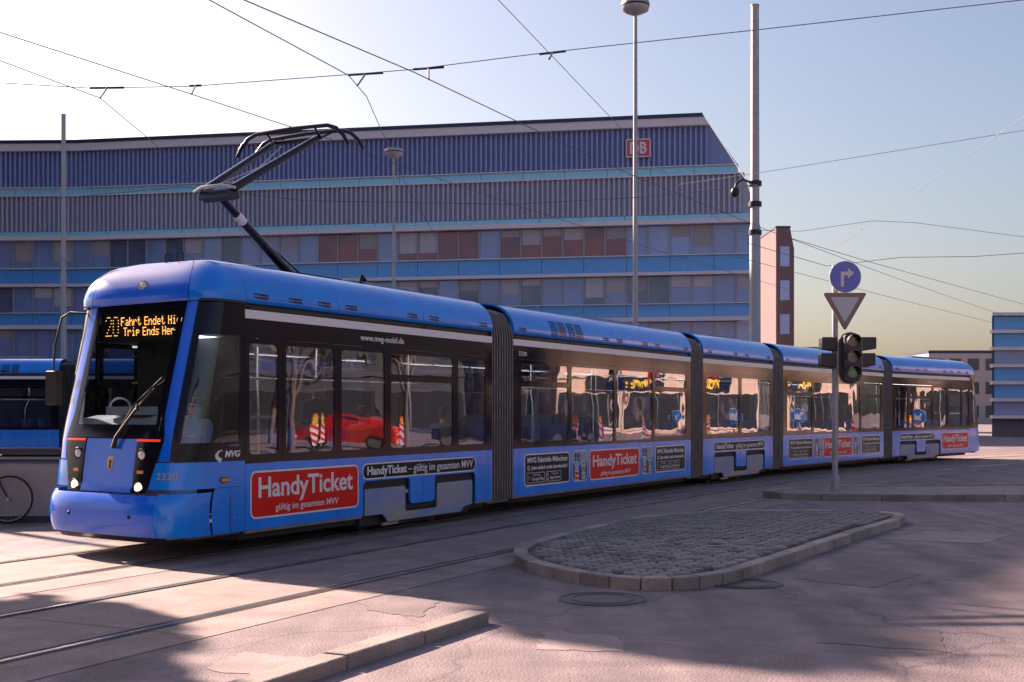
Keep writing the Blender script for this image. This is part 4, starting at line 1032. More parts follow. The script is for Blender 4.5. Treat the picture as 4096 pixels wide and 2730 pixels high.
for yo in (-.40, .40):
    sub(MB().tube([HD+Vector((-.17, yo, .0)), HD+Vector((-.05, yo, -.10)), HD+Vector((.17, yo, .0))], .016, 6), 'head_spring', 'panto', pb)

for xa, ya in ((-.02, 1.0), (.10, 1.3)):
    tpart(MB().tube([(xa, ya, 3.40), (xa, ya, 3.53), (xa+.10, ya, 3.53), (xa+.10, ya, 3.40)], .008, 6), 'roof_antenna', 'dark_steel', 0)
tpart(MB().tube([(3.35, .75, 3.40), (3.42, .75, 3.56), (3.50, .75, 3.50)], .03, 8), 'roof_connector', 'dark_steel', 0)
# ------------------------------------------------------------------ people
def person(name, label, pose, loc, rz, top, hat=None, glasses=False, legs='cloth_dark', scale=1.0):
    if pose == 'stand':
        J = {'pel':(0,0,.95,.155,.12),'sp':(0,0,1.13,.15,.11),'ch':(.01,0,1.33,.18,.12),'nk':(.0,0,1.475,.062,.06),
             'hl':(.0,.10,.90,.10,.10),'kl':(.03,.11,.50,.062,.065),'al':(0,.11,.09,.045,.05),'tl':(.15,.12,.05,.04,.03),
             'hr':(.0,-.10,.90,.10,.10),'kr':(.02,-.11,.50,.062,.065),'ar':(-.03,-.11,.09,.045,.05),'tr':(.12,-.12,.05,.04,.03),
             'sl':(0,.185,1.40,.07,.07),'el':(.02,.25,1.13,.048,.048),'wl':(.16,.24,.93,.032,.032),
             'sr':(0,-.185,1.40,.07,.07),'er':(.06,-.25,1.15,.048,.048),'wr':(.26,-.20,1.20,.032,.032)}
        hz = 1.60
    else:
        J = {'pel':(0,0,.56,.16,.13),'sp':(-.02,0,.74,.15,.115),'ch':(-.02,0,.95,.18,.12),'nk':(0,0,1.09,.062,.06),
             'hl':(.05,.10,.54,.10,.09),'kl':(.44,.12,.52,.07,.07),'al':(.42,.12,.09,.045,.05),'tl':(.57,.13,.05,.04,.03),
             'hr':(.05,-.10,.54,.10,.09),'kr':(.44,-.12,.52,.07,.07),'ar':(.44,-.12,.09,.045,.05),'tr':(.59,-.13,.05,.04,.03),
             'sl':(-.01,.185,1.02,.07,.07),'el':(.10,.24,.78,.048,.048),'wl':(.34,.15,.72,.032,.032),
             'sr':(-.01,-.185,1.02,.07,.07),'er':(.10,-.24,.78,.048,.048),'wr':(.34,-.13,.72,.032,.032)}
        hz = 1.215
    E = [('pel','sp'),('sp','ch'),('ch','nk'),('pel','hl'),('hl','kl'),('kl','al'),('al','tl'),('pel','hr'),('hr','kr'),('kr','ar'),('ar','tr'),('ch','sl'),('sl','el'),('el','wl'),('ch','sr'),('sr','er'),('er','wr')]
    ks = list(J); me = bpy.data.meshes.new('body'); me.from_pydata([J[k][:3] for k in ks], [(ks.index(a), ks.index(b)) for a, b in E], [])
    o = bpy.data.objects.new('body', me); C.objects.link(o)
    sk = o.modifiers.new('skin', 'SKIN'); ss = o.modifiers.new('sub', 'SUBSURF'); ss.levels = 2; ss.render_levels = 2
    for i, k in enumerate(ks): me.skin_vertices[0].data[i].radius = J[k][3:5]
    me.skin_vertices[0].data[0].use_root = True
    dg = bpy.context.evaluated_depsgraph_get(); ev = o.evaluated_get(dg); bm_ = bpy.data.meshes.new_from_object(ev)
    b = MB(); vv = [tuple(v.co) for v in bm_.vertices]; ff = [tuple(p.vertices) for p in bm_.polygons]
    hipz = J['pel'][2]; 
    for q in ff:
        pass
    b.add(vv, ff, 0, True)
    for i, q in enumerate(b.f):
        cz = sum(b.v[k][2] for k in q)/len(q); cx_ = sum(b.v[k][0] for k in q)/len(q)
        foot = cz < .12
        b.mi[i] = 3 if foot else (1 if (cz < hipz-.02 and not (pose == 'sit' and cz > hipz+.02)) else 0)
    bpy.data.objects.remove(o)
    nk = J['nk']; hx = nk[0]+.02
    # head with face: skull, jaw, nose, ears, neck
    nu, nv = 20, 14; v = []
    for j in range(nv+1):
        t = math.pi*j/nv
        for i in range(nu):
            a = 2*math.pi*i/nu; x, y, z = math.sin(t)*math.cos(a), math.sin(t)*math.sin(a), math.cos(t)
            X, Yy, Z = x*.098, y*.076, z*.118
            if Z < 0: k = 1+.28*Z/.118; Yy *= k; X = X*k + .016*(-Z/.118)
            fr = max(0, x)
            if fr > .75 and abs(y) < .22 and -.35 < z < .12: X += .016*(1-abs(y)/.22)*(1-abs(z+.2)/.35)
            if fr > .6 and .02 < z < .30 and .2 < abs(y) < .6: X -= .010
            if fr > .7 and -.62 < z < -.50 and abs(y) < .35: X += .005
            v.append((hx+X, Yy, hz+Z))
    b.add(v, [(j*nu+i, (j+1)*nu+i, (j+1)*nu+(i+1)%nu, j*nu+(i+1)%nu) for j in range(nv) for i in range(nu)], 2, True)
    b.tube([(nk[0], 0, nk[2]-.05), (hx-.01, 0, hz-.07)], [.058,.052], 12, 2)
    for sg in (-1, 1):
        b.ball((hx-.005, sg*.075, hz-.005), (.02,.01,.032), 8, 6, 2)
        b.ball((hx+.082, sg*.030, hz+.018), (.010,.014,.009), 8, 6, 4)
        wk = J['wl' if sg > 0 else 'wr']; ek = J['el' if sg > 0 else 'er']
        wv = Vector(wk[:3]); dv = (wv-Vector(ek[:3])).normalized(); sv = dv.cross(Vector((0,0,1))).normalized()
        if sv.length < .1: sv = Vector((0,1,0))
        nv_ = sv.cross(dv)
        b.tube([wv-dv*.02, wv+dv*.04, wv+dv*.09], [.030,.036,.034], 10, 2)
        for k in range(4):
            off = sv*((k-1.5)*.019); ln = (.065,.078,.072,.055)[k]; p0 = wv+dv*.085+off
            b.tube([p0, p0+dv*ln*.55-nv_*.008, p0+dv*ln-nv_*.03], [.0095,.009,.007], 6, 2)
        p0 = wv+dv*.035-sv*.03*sg; b.tube([p0, p0+dv*.03-sv*.025*sg-nv_*.01, p0+dv*.06-sv*.03*sg-nv_*.02], [.011,.010,.008], 6, 2)
    root = b.build(name, [top, legs, 'skin', 'matte_black', 'hair']); root.location = loc; root.rotation_euler = (0,0,rz); root.scale = (scale,)*3
    # hair or hat: a shell over the skull
    hb = MB(); v = []; nu, nv = 20, 8; lim = .58*math.pi if not hat else .50*math.pi
    for j in range(nv+1):
        for i in range(nu):
            a = 2*math.pi*i/nu; back = .5-.5*math.cos(a); t = (lim*(.62+.38*back) if not hat else lim)*j/nv
            k = 1.08 if not hat else 1.16
            v.append((hx-.006+math.sin(t)*math.cos(a)*.100*k, math.sin(t)*math.sin(a)*.078*k, hz+.008+math.cos(t)*.122*(k if not hat else 1.2)))
    hb.add(v, [(j*nu+i, (j+1)*nu+i, (j+1)*nu+(i+1)%nu, j*nu+(i+1)%nu) for j in range(nv) for i in range(nu)], 0, True)
    hb.build('knitted_cap' if hat else 'hair', hat or 'hair', root)
    if glasses:
        g = MB()
        for sg in (-1, 1):
            g.tube([(hx+.100, sg*.032+.022*math.cos(2*math.pi*k/14), hz+.016+.016*math.sin(2*math.pi*k/14)) for k in range(15)], .0025, 5, cap=False)
            g.tube([(hx+.098, sg*.054, hz+.018), (hx+.0, sg*.080, hz+.018)], .0025, 5)
        g.build('glasses', 'matte_black', root)
    return tag(root, label, 'person')
def in_tram(m, x, y, z): return MM[m] @ Vector((x, y, z))
fw = lambda m: math.atan2(-math.cos(ANG[m]), -math.sin(ANG[m]))    # heading of travel
sd2 = lambda m: fw(m) + math.pi/2                                   # facing the near side
p_ = in_tram(0, .22, .92, .47); person('person', 'tram driver in pale shirt and glasses seated behind the cab side window', 'sit', p_, fw(0), 'cloth_shirt', glasses=True)
p_ = in_tram(0, 1.95, .46, .38); person('person', 'standing passenger in dark coat and knitted cap behind the front windows', 'stand', p_, sd2(0)-.25, 'cloth_dark', hat='cloth_grey', scale=.97)
p_ = in_tram(0, 2.95, .42, .38); person('person', 'seated passenger with bare head in the middle of the front section', 'sit', p_, fw(0)+math.pi, 'cloth_brown')
p_ = in_tram(0, 5.15, .45, .38); person('person', 'seated passenger in grey by the first bellows of the tram', 'sit', p_, fw(0)+math.pi, 'cloth_grey')
p_ = in_tram(4, 4.2, .70, .38); person('person', 'dark standing passenger in the rearmost tram section', 'stand', p_, sd2(4), 'cloth_dark')

# ------------------------------------------------------------------ second tram behind, left
t2 = empty('tram', (-44.0, 41.0, 0)); tag(t2, 'second blue tram standing in the background at the left edge', 'tram')
xo = 1.4; M2 = []
for i in range(5): M2.append(Matrix.Translation((xo, 0, 0))); xo += LEN[i]+.69
SKIPN = ('advert_sticker','slogan_sticker','app_sticker','transit_sticker','web_address','fleet_number','pantograph_base','cab_frame','bellows')
for o in [o for o in tram.children]:
    base = o.name.split('.')[0]
    if base in SKIPN: continue
    m = PARTMOD[o.name]
    c = copy_tree(o, t2); c.matrix_parent_inverse = Matrix.Identity(4); c.matrix_local = M2[m]
for i in range(4):                              # its own straight bellows
    x0 = M2[i].translation.x + LEN[i]; v = []; prof = [(0,.25),(0,2.86),(.17,3.22),(.42,3.30),(WID-.42,3.30),(WID-.17,3.22),(WID,2.86),(WID,.25)]; np2 = len(prof)
    for k in range(17):
        d = .012 if k % 2 == 0 else .075
        v += [(x0+.69*k/16, y+d*(1-2*y/WID), z-(d*.7 if z > 1 else 0)) for y, z in prof]
    MB().add(v, [(k*np2+j, (k+1)*np2+j, (k+1)*np2+j+1, k*np2+j+1) for k in range(16) for j in range(np2-1)]).build('bellows', 'rubber', t2)

# ------------------------------------------------------------------ platform wall and bicycle, left edge
mat('wall_pale', (0.46, 0.38, 0.34), 0.8, var=0.08, bump=.2, bscale=20); mat('rail_dark', (0.05, 0.05, 0.06), 0.5)
pw = empty('platform_wall', (-16, 18.6, 0)); tag(pw, 'low pale wall panels with dark top rail left of the tram nose', 'wall')
for k in range(7):
    MB().box(k*1.6+.02, k*1.6+1.56, 0, .10, .10, .86).build('wall_panel', 'wall_pale', pw, bevel=.01)
    MB().box(k*1.6-.04+.0, k*1.6+.0, -.03, .13, 0, 1.02).build('post', 'steel_pole', pw)
MB().box(0, 11.2, -.02, .12, 1.02, 1.10).build('top_rail', 'rail_dark', pw); MB().box(0, 11.2, -.01, .11, .90, .94).build('mid_rail', 'rail_dark', pw)
MB().box(-.1, 11.3, -.08, .18, 0, .09).build('plinth', 'rail_dark', pw)
def bicycle(loc, rz, lean):
    e = empty('bicycle', loc, rz); tag(e, 'dark bicycle leaning against the pale wall at the left edge', 'bicycle'); e.rotation_euler = (lean, 0, rz)
    r_ = .34
    for cx in (0, 1.06):
        wh = MB().tube([(cx+r_*math.cos(2*math.pi*k/40), 0, r_+r_*math.sin(2*math.pi*k/40)) for k in range(41)], .017, 8, cap=False).build('wheel', 'matte_black', e)
        MB().tube([(cx+(r_-.022)*math.cos(2*math.pi*k/40), 0, r_+(r_-.022)*math.sin(2*math.pi*k/40)) for k in range(41)], .010, 6, cap=False).build('rim', 'steel', wh)
        b = MB()
        for k in range(18): b.tube([(cx, .03*(-1)**k, r_), (cx+(r_-.02)*math.cos(2*math.pi*k/18), 0, r_+(r_-.02)*math.sin(2*math.pi*k/18))], .0015, 4)
        b.tube([(cx, -.05, r_), (cx, .05, r_)], .02, 8); b.build('spokes', 'steel', wh)
    b = MB(); bb = (.45,0,.30); st_ = (.30,0,.82); hd = (.86,0,.80); hd2 = (.89,0,.66)
    for a_, c_ in ((bb,st_),(st_,hd),(bb,hd2),(bb,(0,0,r_)),(st_,(0,0,r_)),(hd,(.93,0,.55)),((.93,0,.55),(1.06,0,r_)),(hd,(.84,0,1.0))): b.tube([a_, c_], .015, 8)
    b.build('frame', 'cloth_dark', e)
    b = MB().tube([(.78,-.28,1.02),(.86,-.2,1.04),(.86,.2,1.04),(.78,.28,1.02)], .012, 8); b.build('handlebar', 'steel', e)
    b = MB().tube([st_, (.27,0,.95)], .012, 8); b.ball((.25,0,.97), (.13,.07,.03)); b.build('saddle', 'matte_black', e)
    b = MB().tube([(bb[0],-.08,bb[2]),(bb[0],.08,bb[2])], .02, 8); b.disc_y((bb[0],bb[2]), .09, .04, .045, 20)
    b.tube([(bb[0],-.08,bb[2]),(bb[0]+.12,-.08,bb[2]-.12)], .008, 6); b.tube([(bb[0],.08,bb[2]),(bb[0]-.12,.08,bb[2]+.12)], .008, 6); b.build('crank', 'steel', e)
    return e
bicycle((-8.45, 18.28, .017), 0.03, R(-9))

# ------------------------------------------------------------------ poles and lamps
def street_lamp(x, y, Y, label, group=None):
    top = px(x, y, Y); e = empty('street_lamp', (top.x, Y, 0)); H = top.z; tag(e, label, 'street lamp')
    MB().tube([(0,0,0),(0,0,1.2),(0,0,H-.1)], [.09,.075,.045], 12).build('pole', 'steel_pole', e)
    MB().tube([(0,0,0),(0,0,.5)], .11, 12).build('pole_base', 'steel_pole', e)
    b = MB()
    prof = [(.0,-.19),(.14,-.18),(.30,-.10),(.33,.02),(.33,.10),(.27,.15),(0,.17)]; n = 24
    v = [(r_*math.cos(2*math.pi*k/n)*1.05, r_*math.sin(2*math.pi*k/n), H+z) for r_, z in prof for k in range(n)]
    b.add(v, [(j*n+k, j*n+(k+1)%n, (j+1)*n+(k+1)%n, (j+1)*n+k) for j in range(len(prof)-1) for k in range(n)], 0, True); b.build('lamp_head', 'steel_pole', e)
    MB().tube([(.335*math.cos(2*math.pi*k/24), .335*math.sin(2*math.pi*k/24), H+.02) for k in range(25)], .02, 6, cap=False).build('lamp_rim', 'dark_steel', e)
    return e
street_lamp(1460, 16, 30.5, 'tall street lamp with drum head at the top edge right of centre')
street_lamp(905, 352, 46, 'street lamp with drum head in front of the office block fins')
def mast(x, y, Y, r0, r1, label):
    top = px(x, y, Y); e = empty('catenary_mast', (top.x, Y, 0)); tag(e, label, 'mast'); H = top.z
    MB().tube([(0,0,0),(0,0,H*.52),(0,0,H*.53),(0,0,H)], [r0,r0*.93,r1*1.12,r1], 16).build('pole', 'steel_pole', e)
    MB().tube([(0,0,0),(0,0,.35)], r0*1.35, 16).build('pole_base', 'steel_pole', e)
    MB().tube([(0,0,H),(0,0,H+.04)], r1*1.1, 16).build('pole_cap', 'steel_pole', e)
    return e, H
e, H = mast(1735, 15, 36, .17, .115, 'tall grey wire mast right of the office block')
zc = px(1735, 425, 36).z
for z_ in (zc+.03, px(1735,470,36).z, px(1735,535,36).z): MB().tube([(0,0,z_-.07),(0,0,z_+.07)], .19, 14).build('clamp_ring', 'dark_steel', e)
MB().tube([(-.1,0,zc+.05),(-.35,-.02,zc+.15),(-.55,-.03,zc+.02),(-.58,-.03,zc-.12)], .035, 8).build('camera_arm', 'dark_steel', e)
MB().ball((-.58,-.03,zc-.22), (.13,.13,.15)).build('dome_camera', 'dark_steel', e)
e, H = mast(146, 265, 58, .14, .10, 'thin distant mast standing before the left part of the office block')

# ------------------------------------------------------------------ traffic signal mast with signs
sx, sy = 6.33, 24.4
tm = empty('traffic_signal', (sx, sy, .10)); tag(tm, 'traffic signal mast with give way sign and blue round sign right of centre', 'traffic signal')
def zt(y): return px(0, y, sy).z - .10
def xt(x): return (x-CX)/F*sy - sx
mat('sig_dark', (0.05,0.047,0.047), .55); mat('sig_border', (0.42,0.38,0.34), .5); mat('sign_back', (0.55,0.55,0.58), .45); mat('give_way', (0.27,0.18,0.16), .5); mat('sign_blue', (0.16,0.18,0.58), .4); mat('lens_off', (0.03,0.035,0.035), .15, coat=1.0); mat('lens_green', (0.03,.22,.13), .2, emit=(.05,.6,.3), estr=.03)
MB().tube([(0,.10,0),(0,.10,zt(608))], .057, 14).build('pole', 'steel_pole', tm)
MB().tube([(0,.10,0),(0,.10,.3)], .08, 14).build('pole_base', 'steel_pole', tm)
xh = xt(1952)
def capsule(x0, x1, z0, z1): return rrect(x0, x1, z0, z1, (x1-x0)/2-.001, 8)
bk = MB().prism(capsule(xh-.235, xh+.235, zt(884), zt(764)), -.06, -.03).build('backing_board', 'sig_border', tm)
MB().prism(capsule(xh-.222, xh+.222, zt(882), zt(766)), -.075, -.061).build('board_face', 'sig_dark', bk)
hb_ = MB().prism(rrect(xh-.15, xh+.15, zt(878), zt(770), .06), -.22, -.076).build('signal_head', 'sig_dark', tm)
for k, (yy, mt) in enumerate(((786,'lens_off'), (822,'lens_off'), (857,'lens_off'))):
    zc = zt(yy); MB().disc_y((xh, zc), .105, -.235, -.221, 28).build('lens', mt, hb_)
    v = []; n = 14
    for j, (yy2, s_) in enumerate(((-.225,1.0), (-.42,1.0))):
        for k2 in range(n+1):
            a_ = R(-20+220*k2/n); v.append((xh+.125*math.cos(a_), yy2+(.10 if j and (k2 < 2 or k2 > n-2) else 0), zc+.125*math.sin(a_)))
    v += [(xh+(p[0]-xh)*.93, p[1], zc+(p[2]-zc)*.93) for p in v]; m_ = 2*(n+1)
    MB().add(v, [(i, i+1, i+n+2, i+n+1) for i in range(n)] + [(i+m_, i+n+1+m_, i+n+2+m_, i+1+m_) for i in range(n)] + [(i+n+1, i+n+2, i+n+2+m_, i+n+1+m_) for i in range(n)]).build('visor', 'sig_dark', hb_)
b = MB(); zc = zt(857); b.prism([(xh-.07,zc-.012),(xh+.02,zc-.012),(xh+.02,zc-.012),(xh-.02,zc-.055),(xh+.0,zc-.07),(xh+.07,zc),(xh+.0,zc+.07),(xh-.02,zc+.055),(xh+.02,zc+.012),(xh-.07,zc+.012)], -.240, -.2355); b.build('arrow', 'lens_green', hb_)
for x0, x1, y0, y1 in ((1888,1925,775,808), (1975,2014,775,808), (1886,1922,812,846), (1975,2012,812,846)):
    d = 1 if x0 > 1950 else -1
    MB().prism([(xt(x0),zt(y1)+.05*(d<0)),(xt(x1),zt(y1)+.05*(d>0)),(xt(x1),zt(y0)),(xt(x0),zt(y0))], -.02, .25).build('side_signal', 'sig_dark', tm, bevel=.02)
cxs = xt(1941)
def tri(s, zc): return [(cxs+s*math.cos(R(a)), zc+s*math.sin(R(a))) for a in (150,270,390)]
def rtri(s, zc, r_):
    out = []
    for a in (150, 270, 30):
        c_ = (cxs+(s-2*r_)*math.cos(R(a)), zc+(s-2*r_)*math.sin(R(a)))
        out += [(c_[0]+r_*math.cos(R(a-60+120*k/5)), c_[1]+r_*math.sin(R(a-60+120*k/5))) for k in range(6)]
    return out
zt0 = zt(703)
gw = MB().prism(rtri(.50, zt0, .03), -.02, .0).build('give_way_sign', 'give_way', tm)
MB().prism(rtri(.33, zt0, .015), -.023, -.0205).build('sign_field', 'sign_back', gw)
rs = MB().disc_y((xt(1942), zt(637)), .31, -.02, .0, 40).build('direction_sign', 'sign_back', tm)
MB().disc_y((xt(1942), zt(637)), .295, -.023, -.0205, 40).build('sign_field', 'sign_blue', rs)
xa, za = xt(1942), zt(637)
MB().prism([(xa-.09,za-.19),(xa-.03,za-.19),(xa-.03,za+.03),(xa+.05,za+.03),(xa+.05,za-.03),(xa+.17,za+.07),(xa+.05,za+.17),(xa+.05,za+.10),(xa-.09,za+.10)], -.027, -.0235).build('arrow', 'sign_white', rs)

# ------------------------------------------------------------------ overhead wires
mat('wire', (0.12,0.115,0.13), .6); mat('wire_pale', (0.22,0.22,0.27), .6)
def wire(name, pts, r_, label, cat, mt='wire', fit=None):
    P = [Vector(p) for p in pts]
    if cat == 'wire' and name != 'guy_wire':      # runs on past the picture
        for e_, f_ in ((0, 1), (-1, -2)):
            if abs((P[e_].x/P[e_].y)) > .38 or P[e_].y < 12.5: d = (P[e_]-P[f_]).normalized(); q = P[e_]+d*22; q.z = P[e_].z; (P.insert(0, q) if e_ == 0 else P.append(q))
    c = P[0]
    o = MB().tube([p-c for p in P], r_*.55, 6).build(name, mt); o.location = c
    return tag(o, label, cat)
CW = 5.50
def w5(*pp): return [pz(x, y, CW) for x, y in pp]
def w6(*pp): return [pz(x, y, 5.85) for x, y in pp]
c1 = w5((0,75),(440,217),(640,283)); d_ = (c1[-1]-c1[0]).normalized()
wire('contact_wire', [c1[0]-d_*6]+c1+[pz(760,321,CW), pz(905,376,CW), pz(1180,470,CW), pz(1500,573,CW), pz(1820,668,CW)], .010, 'contact wire touching the raised pantograph head', 'wire')
wire('contact_wire', [pz(-160,80,CW)]+w5((0,140),(230,226),(345,322),(470,440),(620,600)), .010, 'contact wire crossing the upper left corner below its parallel neighbour', 'wire')
wire('contact_wire', [pz(330,-85,CW)]+w5((480,0),(800,173),(842,222),(872,290),(930,420),(1010,560)), .010, 'contact wire from the top edge bending down beside the pantograph', 'wire')
wire('contact_wire', [pz(380,-85,CW)]+w5((560,0),(950,166),(1185,278),(1450,402),(1760,528),(2060,640),(2353,742),(2500,790)), .011, 'long contact wire running from the top edge down across the office block', 'wire')
wire('contact_wire', w5((1060,-90),(1145,0),(1420,288),(1560,430),(1720,560)), .007, 'thin wire descending from the top edge right of centre', 'wire', 'wire_pale')
def insul(p, q, name='wire_insulator'):
    return p
sp = w6((-160,190),(0,191),(205,203),(440,199),(800,172),(950,160),(1250,122),(1470,98),(1750,68),(2353,0),(2500,-18))
sw_ = wire('span_wire', sp, .010, 'span wire crossing the whole sky above the pantograph', 'wire', 'wire_pale')
def onspan(x0, y0, x1, y1, dx, dy):
    a_, b_ = pz(x0, y0, 5.85), pz(x1, y1, 5.85); c = sw_.location
    MB().tube([a_-c, b_-c], .015, 8).build('hanger_bar', 'dark_steel', sw_)
    h = a_.lerp(b_, .5); p2 = pz(dx, dy, CW)
    MB().tube([h-c, p2-c], .011, 8).build('hanger', 'dark_steel', sw_)
onspan(207,203,285,202, 230,226); onspan(436,198,462,197, 440,217); onspan(800,173,880,168, 822,196); onspan(950,160,1020,155, 985,183); onspan(1240,125,1300,118, 1262,136)
s2 = wire('span_wire', w6((1560,425),(1755,396),(2290,310),(2500,276)), .010, 'span wire from the tall mast to the right edge', 'wire', 'wire_pale')
s3 = wire('span_wire', w6((1745,530),(1840,532),(2005,508),(2100,512),(2353,545),(2480,560)), .010, 'lower span wire right of the tall mast', 'wire', 'wire_pale')
wire('contact_wire', w5((2500,170),(2290,312),(2010,506),(1900,585)), .008, 'thin wire descending leftwards from the right edge', 'wire', 'wire_pale')
wire('guy_wire', [fac(0.0, .6, 21.8), Vector((px(1722,425,36).x, 36, px(1722,425,36).z))], .028, 'dark stay wire from the office roof corner to the tall mast', 'wire', 'wire')
wire('feeder_wire', [pz(x, y, 6.2) for x, y in ((1720,560),(1900,612),(2070,592),(2240,590),(2353,582),(2480,574))], .016, 'dark feeder cable hanging in loops near the right edge', 'wire')
wire('contact_wire', w5((1790,540),(2000,603),(2353,700),(2480,735)), .012, 'contact wire falling to the right edge below the round sign', 'wire')
wire('contact_wire', w5((1690,590),(2000,672),(2353,760)), .012, 'lowest contact wire right of the tall mast', 'wire')
wire('span_wire', w6((0,468),(180,452),(420,430),(700,462),(1180,470),(1500,452),(1740,425)), .012, 'span wire in front of the office block fins', 'wire')

# ------------------------------------------------------------------ unseen evergreens added for shade and dark reflections; bare trees that show in the glass
mat('bark', (0.13,0.10,0.085), .9, var=.3, vscale=6, bump=.6, bscale=14); mat('leaf', (0.035,0.06,0.02), .6, var=.4, vscale=1.5)
def bare_tree(name, loc, H, label, seed, leaves=0, crown=None, group=None):
    rnd = random.Random(seed); e = empty(name, loc); tag(e, label, 'tree')
    tr = MB(); tips = []
    def grow(p, d, ln, r_, lev, mb):
        pts = [p]; q = p.copy(); dd = d.copy(); n = 4
        for k in range(n):
            dd = (dd + Vector((rnd.uniform(-1,1), rnd.uniform(-1,1), rnd.uniform(-.3,.7)))*.16).normalized(); q = q+dd*ln/n; pts.append(q.copy())
        mb.tube(pts, [r_*(1-.45*k/n) for k in range(n+1)], 7 if lev < 2 else 4, cap=False)
        if lev >= 4: tips.append(q); return
        for k in range(3 if lev else 5):
            t = rnd.uniform(.45, 1.0) if k else 1.0; pp = pts[min(n, int(t*n))]
            ax = Vector((rnd.uniform(-1,1), rnd.uniform(-1,1), rnd.uniform(-.1,.8))).normalized()
            grow(pp, (dd*.75+ax*.75).normalized(), ln*rnd.uniform(.58,.78), r_*.52, lev+1, br)
    br = MB()
    if not leaves: grow(Vector((0,0,0)), Vector((0,0,1)), H*.36, H*.020, 0, tr)
    else:
        cz, cr, ch = crown; tr.tube([(0,0,0),(.05,.03,cz*.5),(0,0,cz+ch*.6)], [.16,.12,.04], 9)
        for k in range(14):
            a_ = k*2.4; z0 = cz-ch*.8+ch*1.3*k/14; br.tube([(0,0,z0),(cr*.4*math.cos(a_),cr*.4*math.sin(a_),z0+.25),(cr*.75*math.cos(a_),cr*.75*math.sin(a_),z0+.35)], [.05,.035,.012], 5)
    tr.build('trunk', 'bark', e); br.build('branches', 'bark', e)
    if leaves:
        lf = MB(); cz, cr, ch = crown
        for k in range(leaves):
            while True:
                x, y, z = (rnd.uniform(-1,1) for _ in range(3))
                nn = mnoise.noise(Vector((x*2+seed, y*2, z*2)))
                if x*x+y*y+z*z < (.82+.35*nn)**2: break
            c = Vector((x*cr, y*cr, cz+z*ch)); s_ = rnd.uniform(.10,.22)
            a_ = Vector((rnd.gauss(0,1), rnd.gauss(0,1), rnd.gauss(0,1))).normalized(); b_ = a_.orthogonal().normalized()
            lf.add([c-a_*s_-b_*s_*.6, c+a_*s_-b_*s_*.6, c+a_*s_+b_*s_*.6, c-a_*s_+b_*s_*.6], [(0,1,2,3)])
        lf.build('crown', 'leaf', e)
    return e
bare_tree('unseen_evergreen', (-17.6, 26.95, 0), 14, 'unseen tall evergreen added left of the picture to shade the road', 3, 5000, (13.1, 1.15, .75))
bare_tree('unseen_evergreen', (-14.2, 18.6, 0), 9.5, 'shorter unseen evergreen left of the picture, placed to shade the near road', 5, 9000, (6.9, 1.65, 1.15))
bare_tree('unseen_evergreen', (-13.5, 14.5, 0), 11, 'unseen big evergreen added left of the viewer to darken the windscreen', 9, 12000, (7.0, 3.1, 3.3))
bare_tree('street_tree', (29, 29.5, 0), 11, 'bare street tree on the right pavement nearest the camera', 11)
bare_tree('street_tree', (34, 37.5, 0), 12, 'bare street tree on the right pavement behind the red car', 12)
bare_tree('street_tree', (39, 33.0, 0), 12, 'bare street tree on the right pavement before the grey house', 17)

# ------------------------------------------------------------------ right-hand street furniture (reflected in the tram windows)
def refl(m, x, y, t):                            # point seen at picture (x,y) in the near glass of section m, t metres behind the mirror
    A = Vector(PT[2*m]); B = Vector(PT[2*m+1]); d = (B-A).normalized(); k = (x-CX)/F
    s_ = (k*A.y-A.x)/(d.x-k*d.y); q = A+d*s_; n = Vector((d.y, -d.x)); v = Vector((k, 1)); r_ = v-2*v.dot(n)*n
    return Vector((q.x+r_.x*t, q.y+r_.y*t, 0))
def face_cam(p, m):
    return math.atan2(p.y-0, p.x-0)
def barrier(p, rz, label):
    e = empty('barrier_board', p, rz); tag(e, label, 'barrier', 'red and white barrier boards along the right road')
    bd_ = MB().box(-.12, .12, -.02, .02, .25, 1.15).build('board', 'white', e)
    b = MB()
    for k in range(3):
        z = .30+k*.30; b.prism([(-.119,z),(.119,z+.14),(.119,z+.27 if z+.27 < 1.14 else 1.14),(-.119,z+.13)], -.024, -.0205)
        b.prism([(-.119,z),(.119,z+.14),(.119,z+.27 if z+.27 < 1.14 else 1.14),(-.119,z+.13)], .0205, .024)
    b.build('stripes', 'red', bd_)
    MB().box(-.25, .25, -.18, .18, 0, .11).build('foot', 'matte_black', e)
    MB().box(-.02, .02, -.015, .015, .11, .26).build('stem', 'steel_pole', e)
    lp = MB().box(-.09, .09, -.05, .05, 1.15, 1.36).build('lamp_body', 'sun_yellow', e); MB().disc_y((0, 1.40), .085, -.04, .04, 16).build('lamp_lens', 'amber', e)
    return e
spots = [(0,720,34),(0,740,36),(0,925,38),(1,1320,42),(1,1380,40),(1,1480,40),(2,1625,38),(3,1960,32)]
names = ['leftmost','second','third','fourth','fifth','sixth','seventh','eighth']
for i, (m, x, t) in enumerate(spots):
    p = refl(m, x, 0, t); barrier(p, math.atan2(p.y-25, p.x-3)+math.pi/2+math.pi, 'red and white barrier board with yellow lamp, %s along the right road' % names[i])
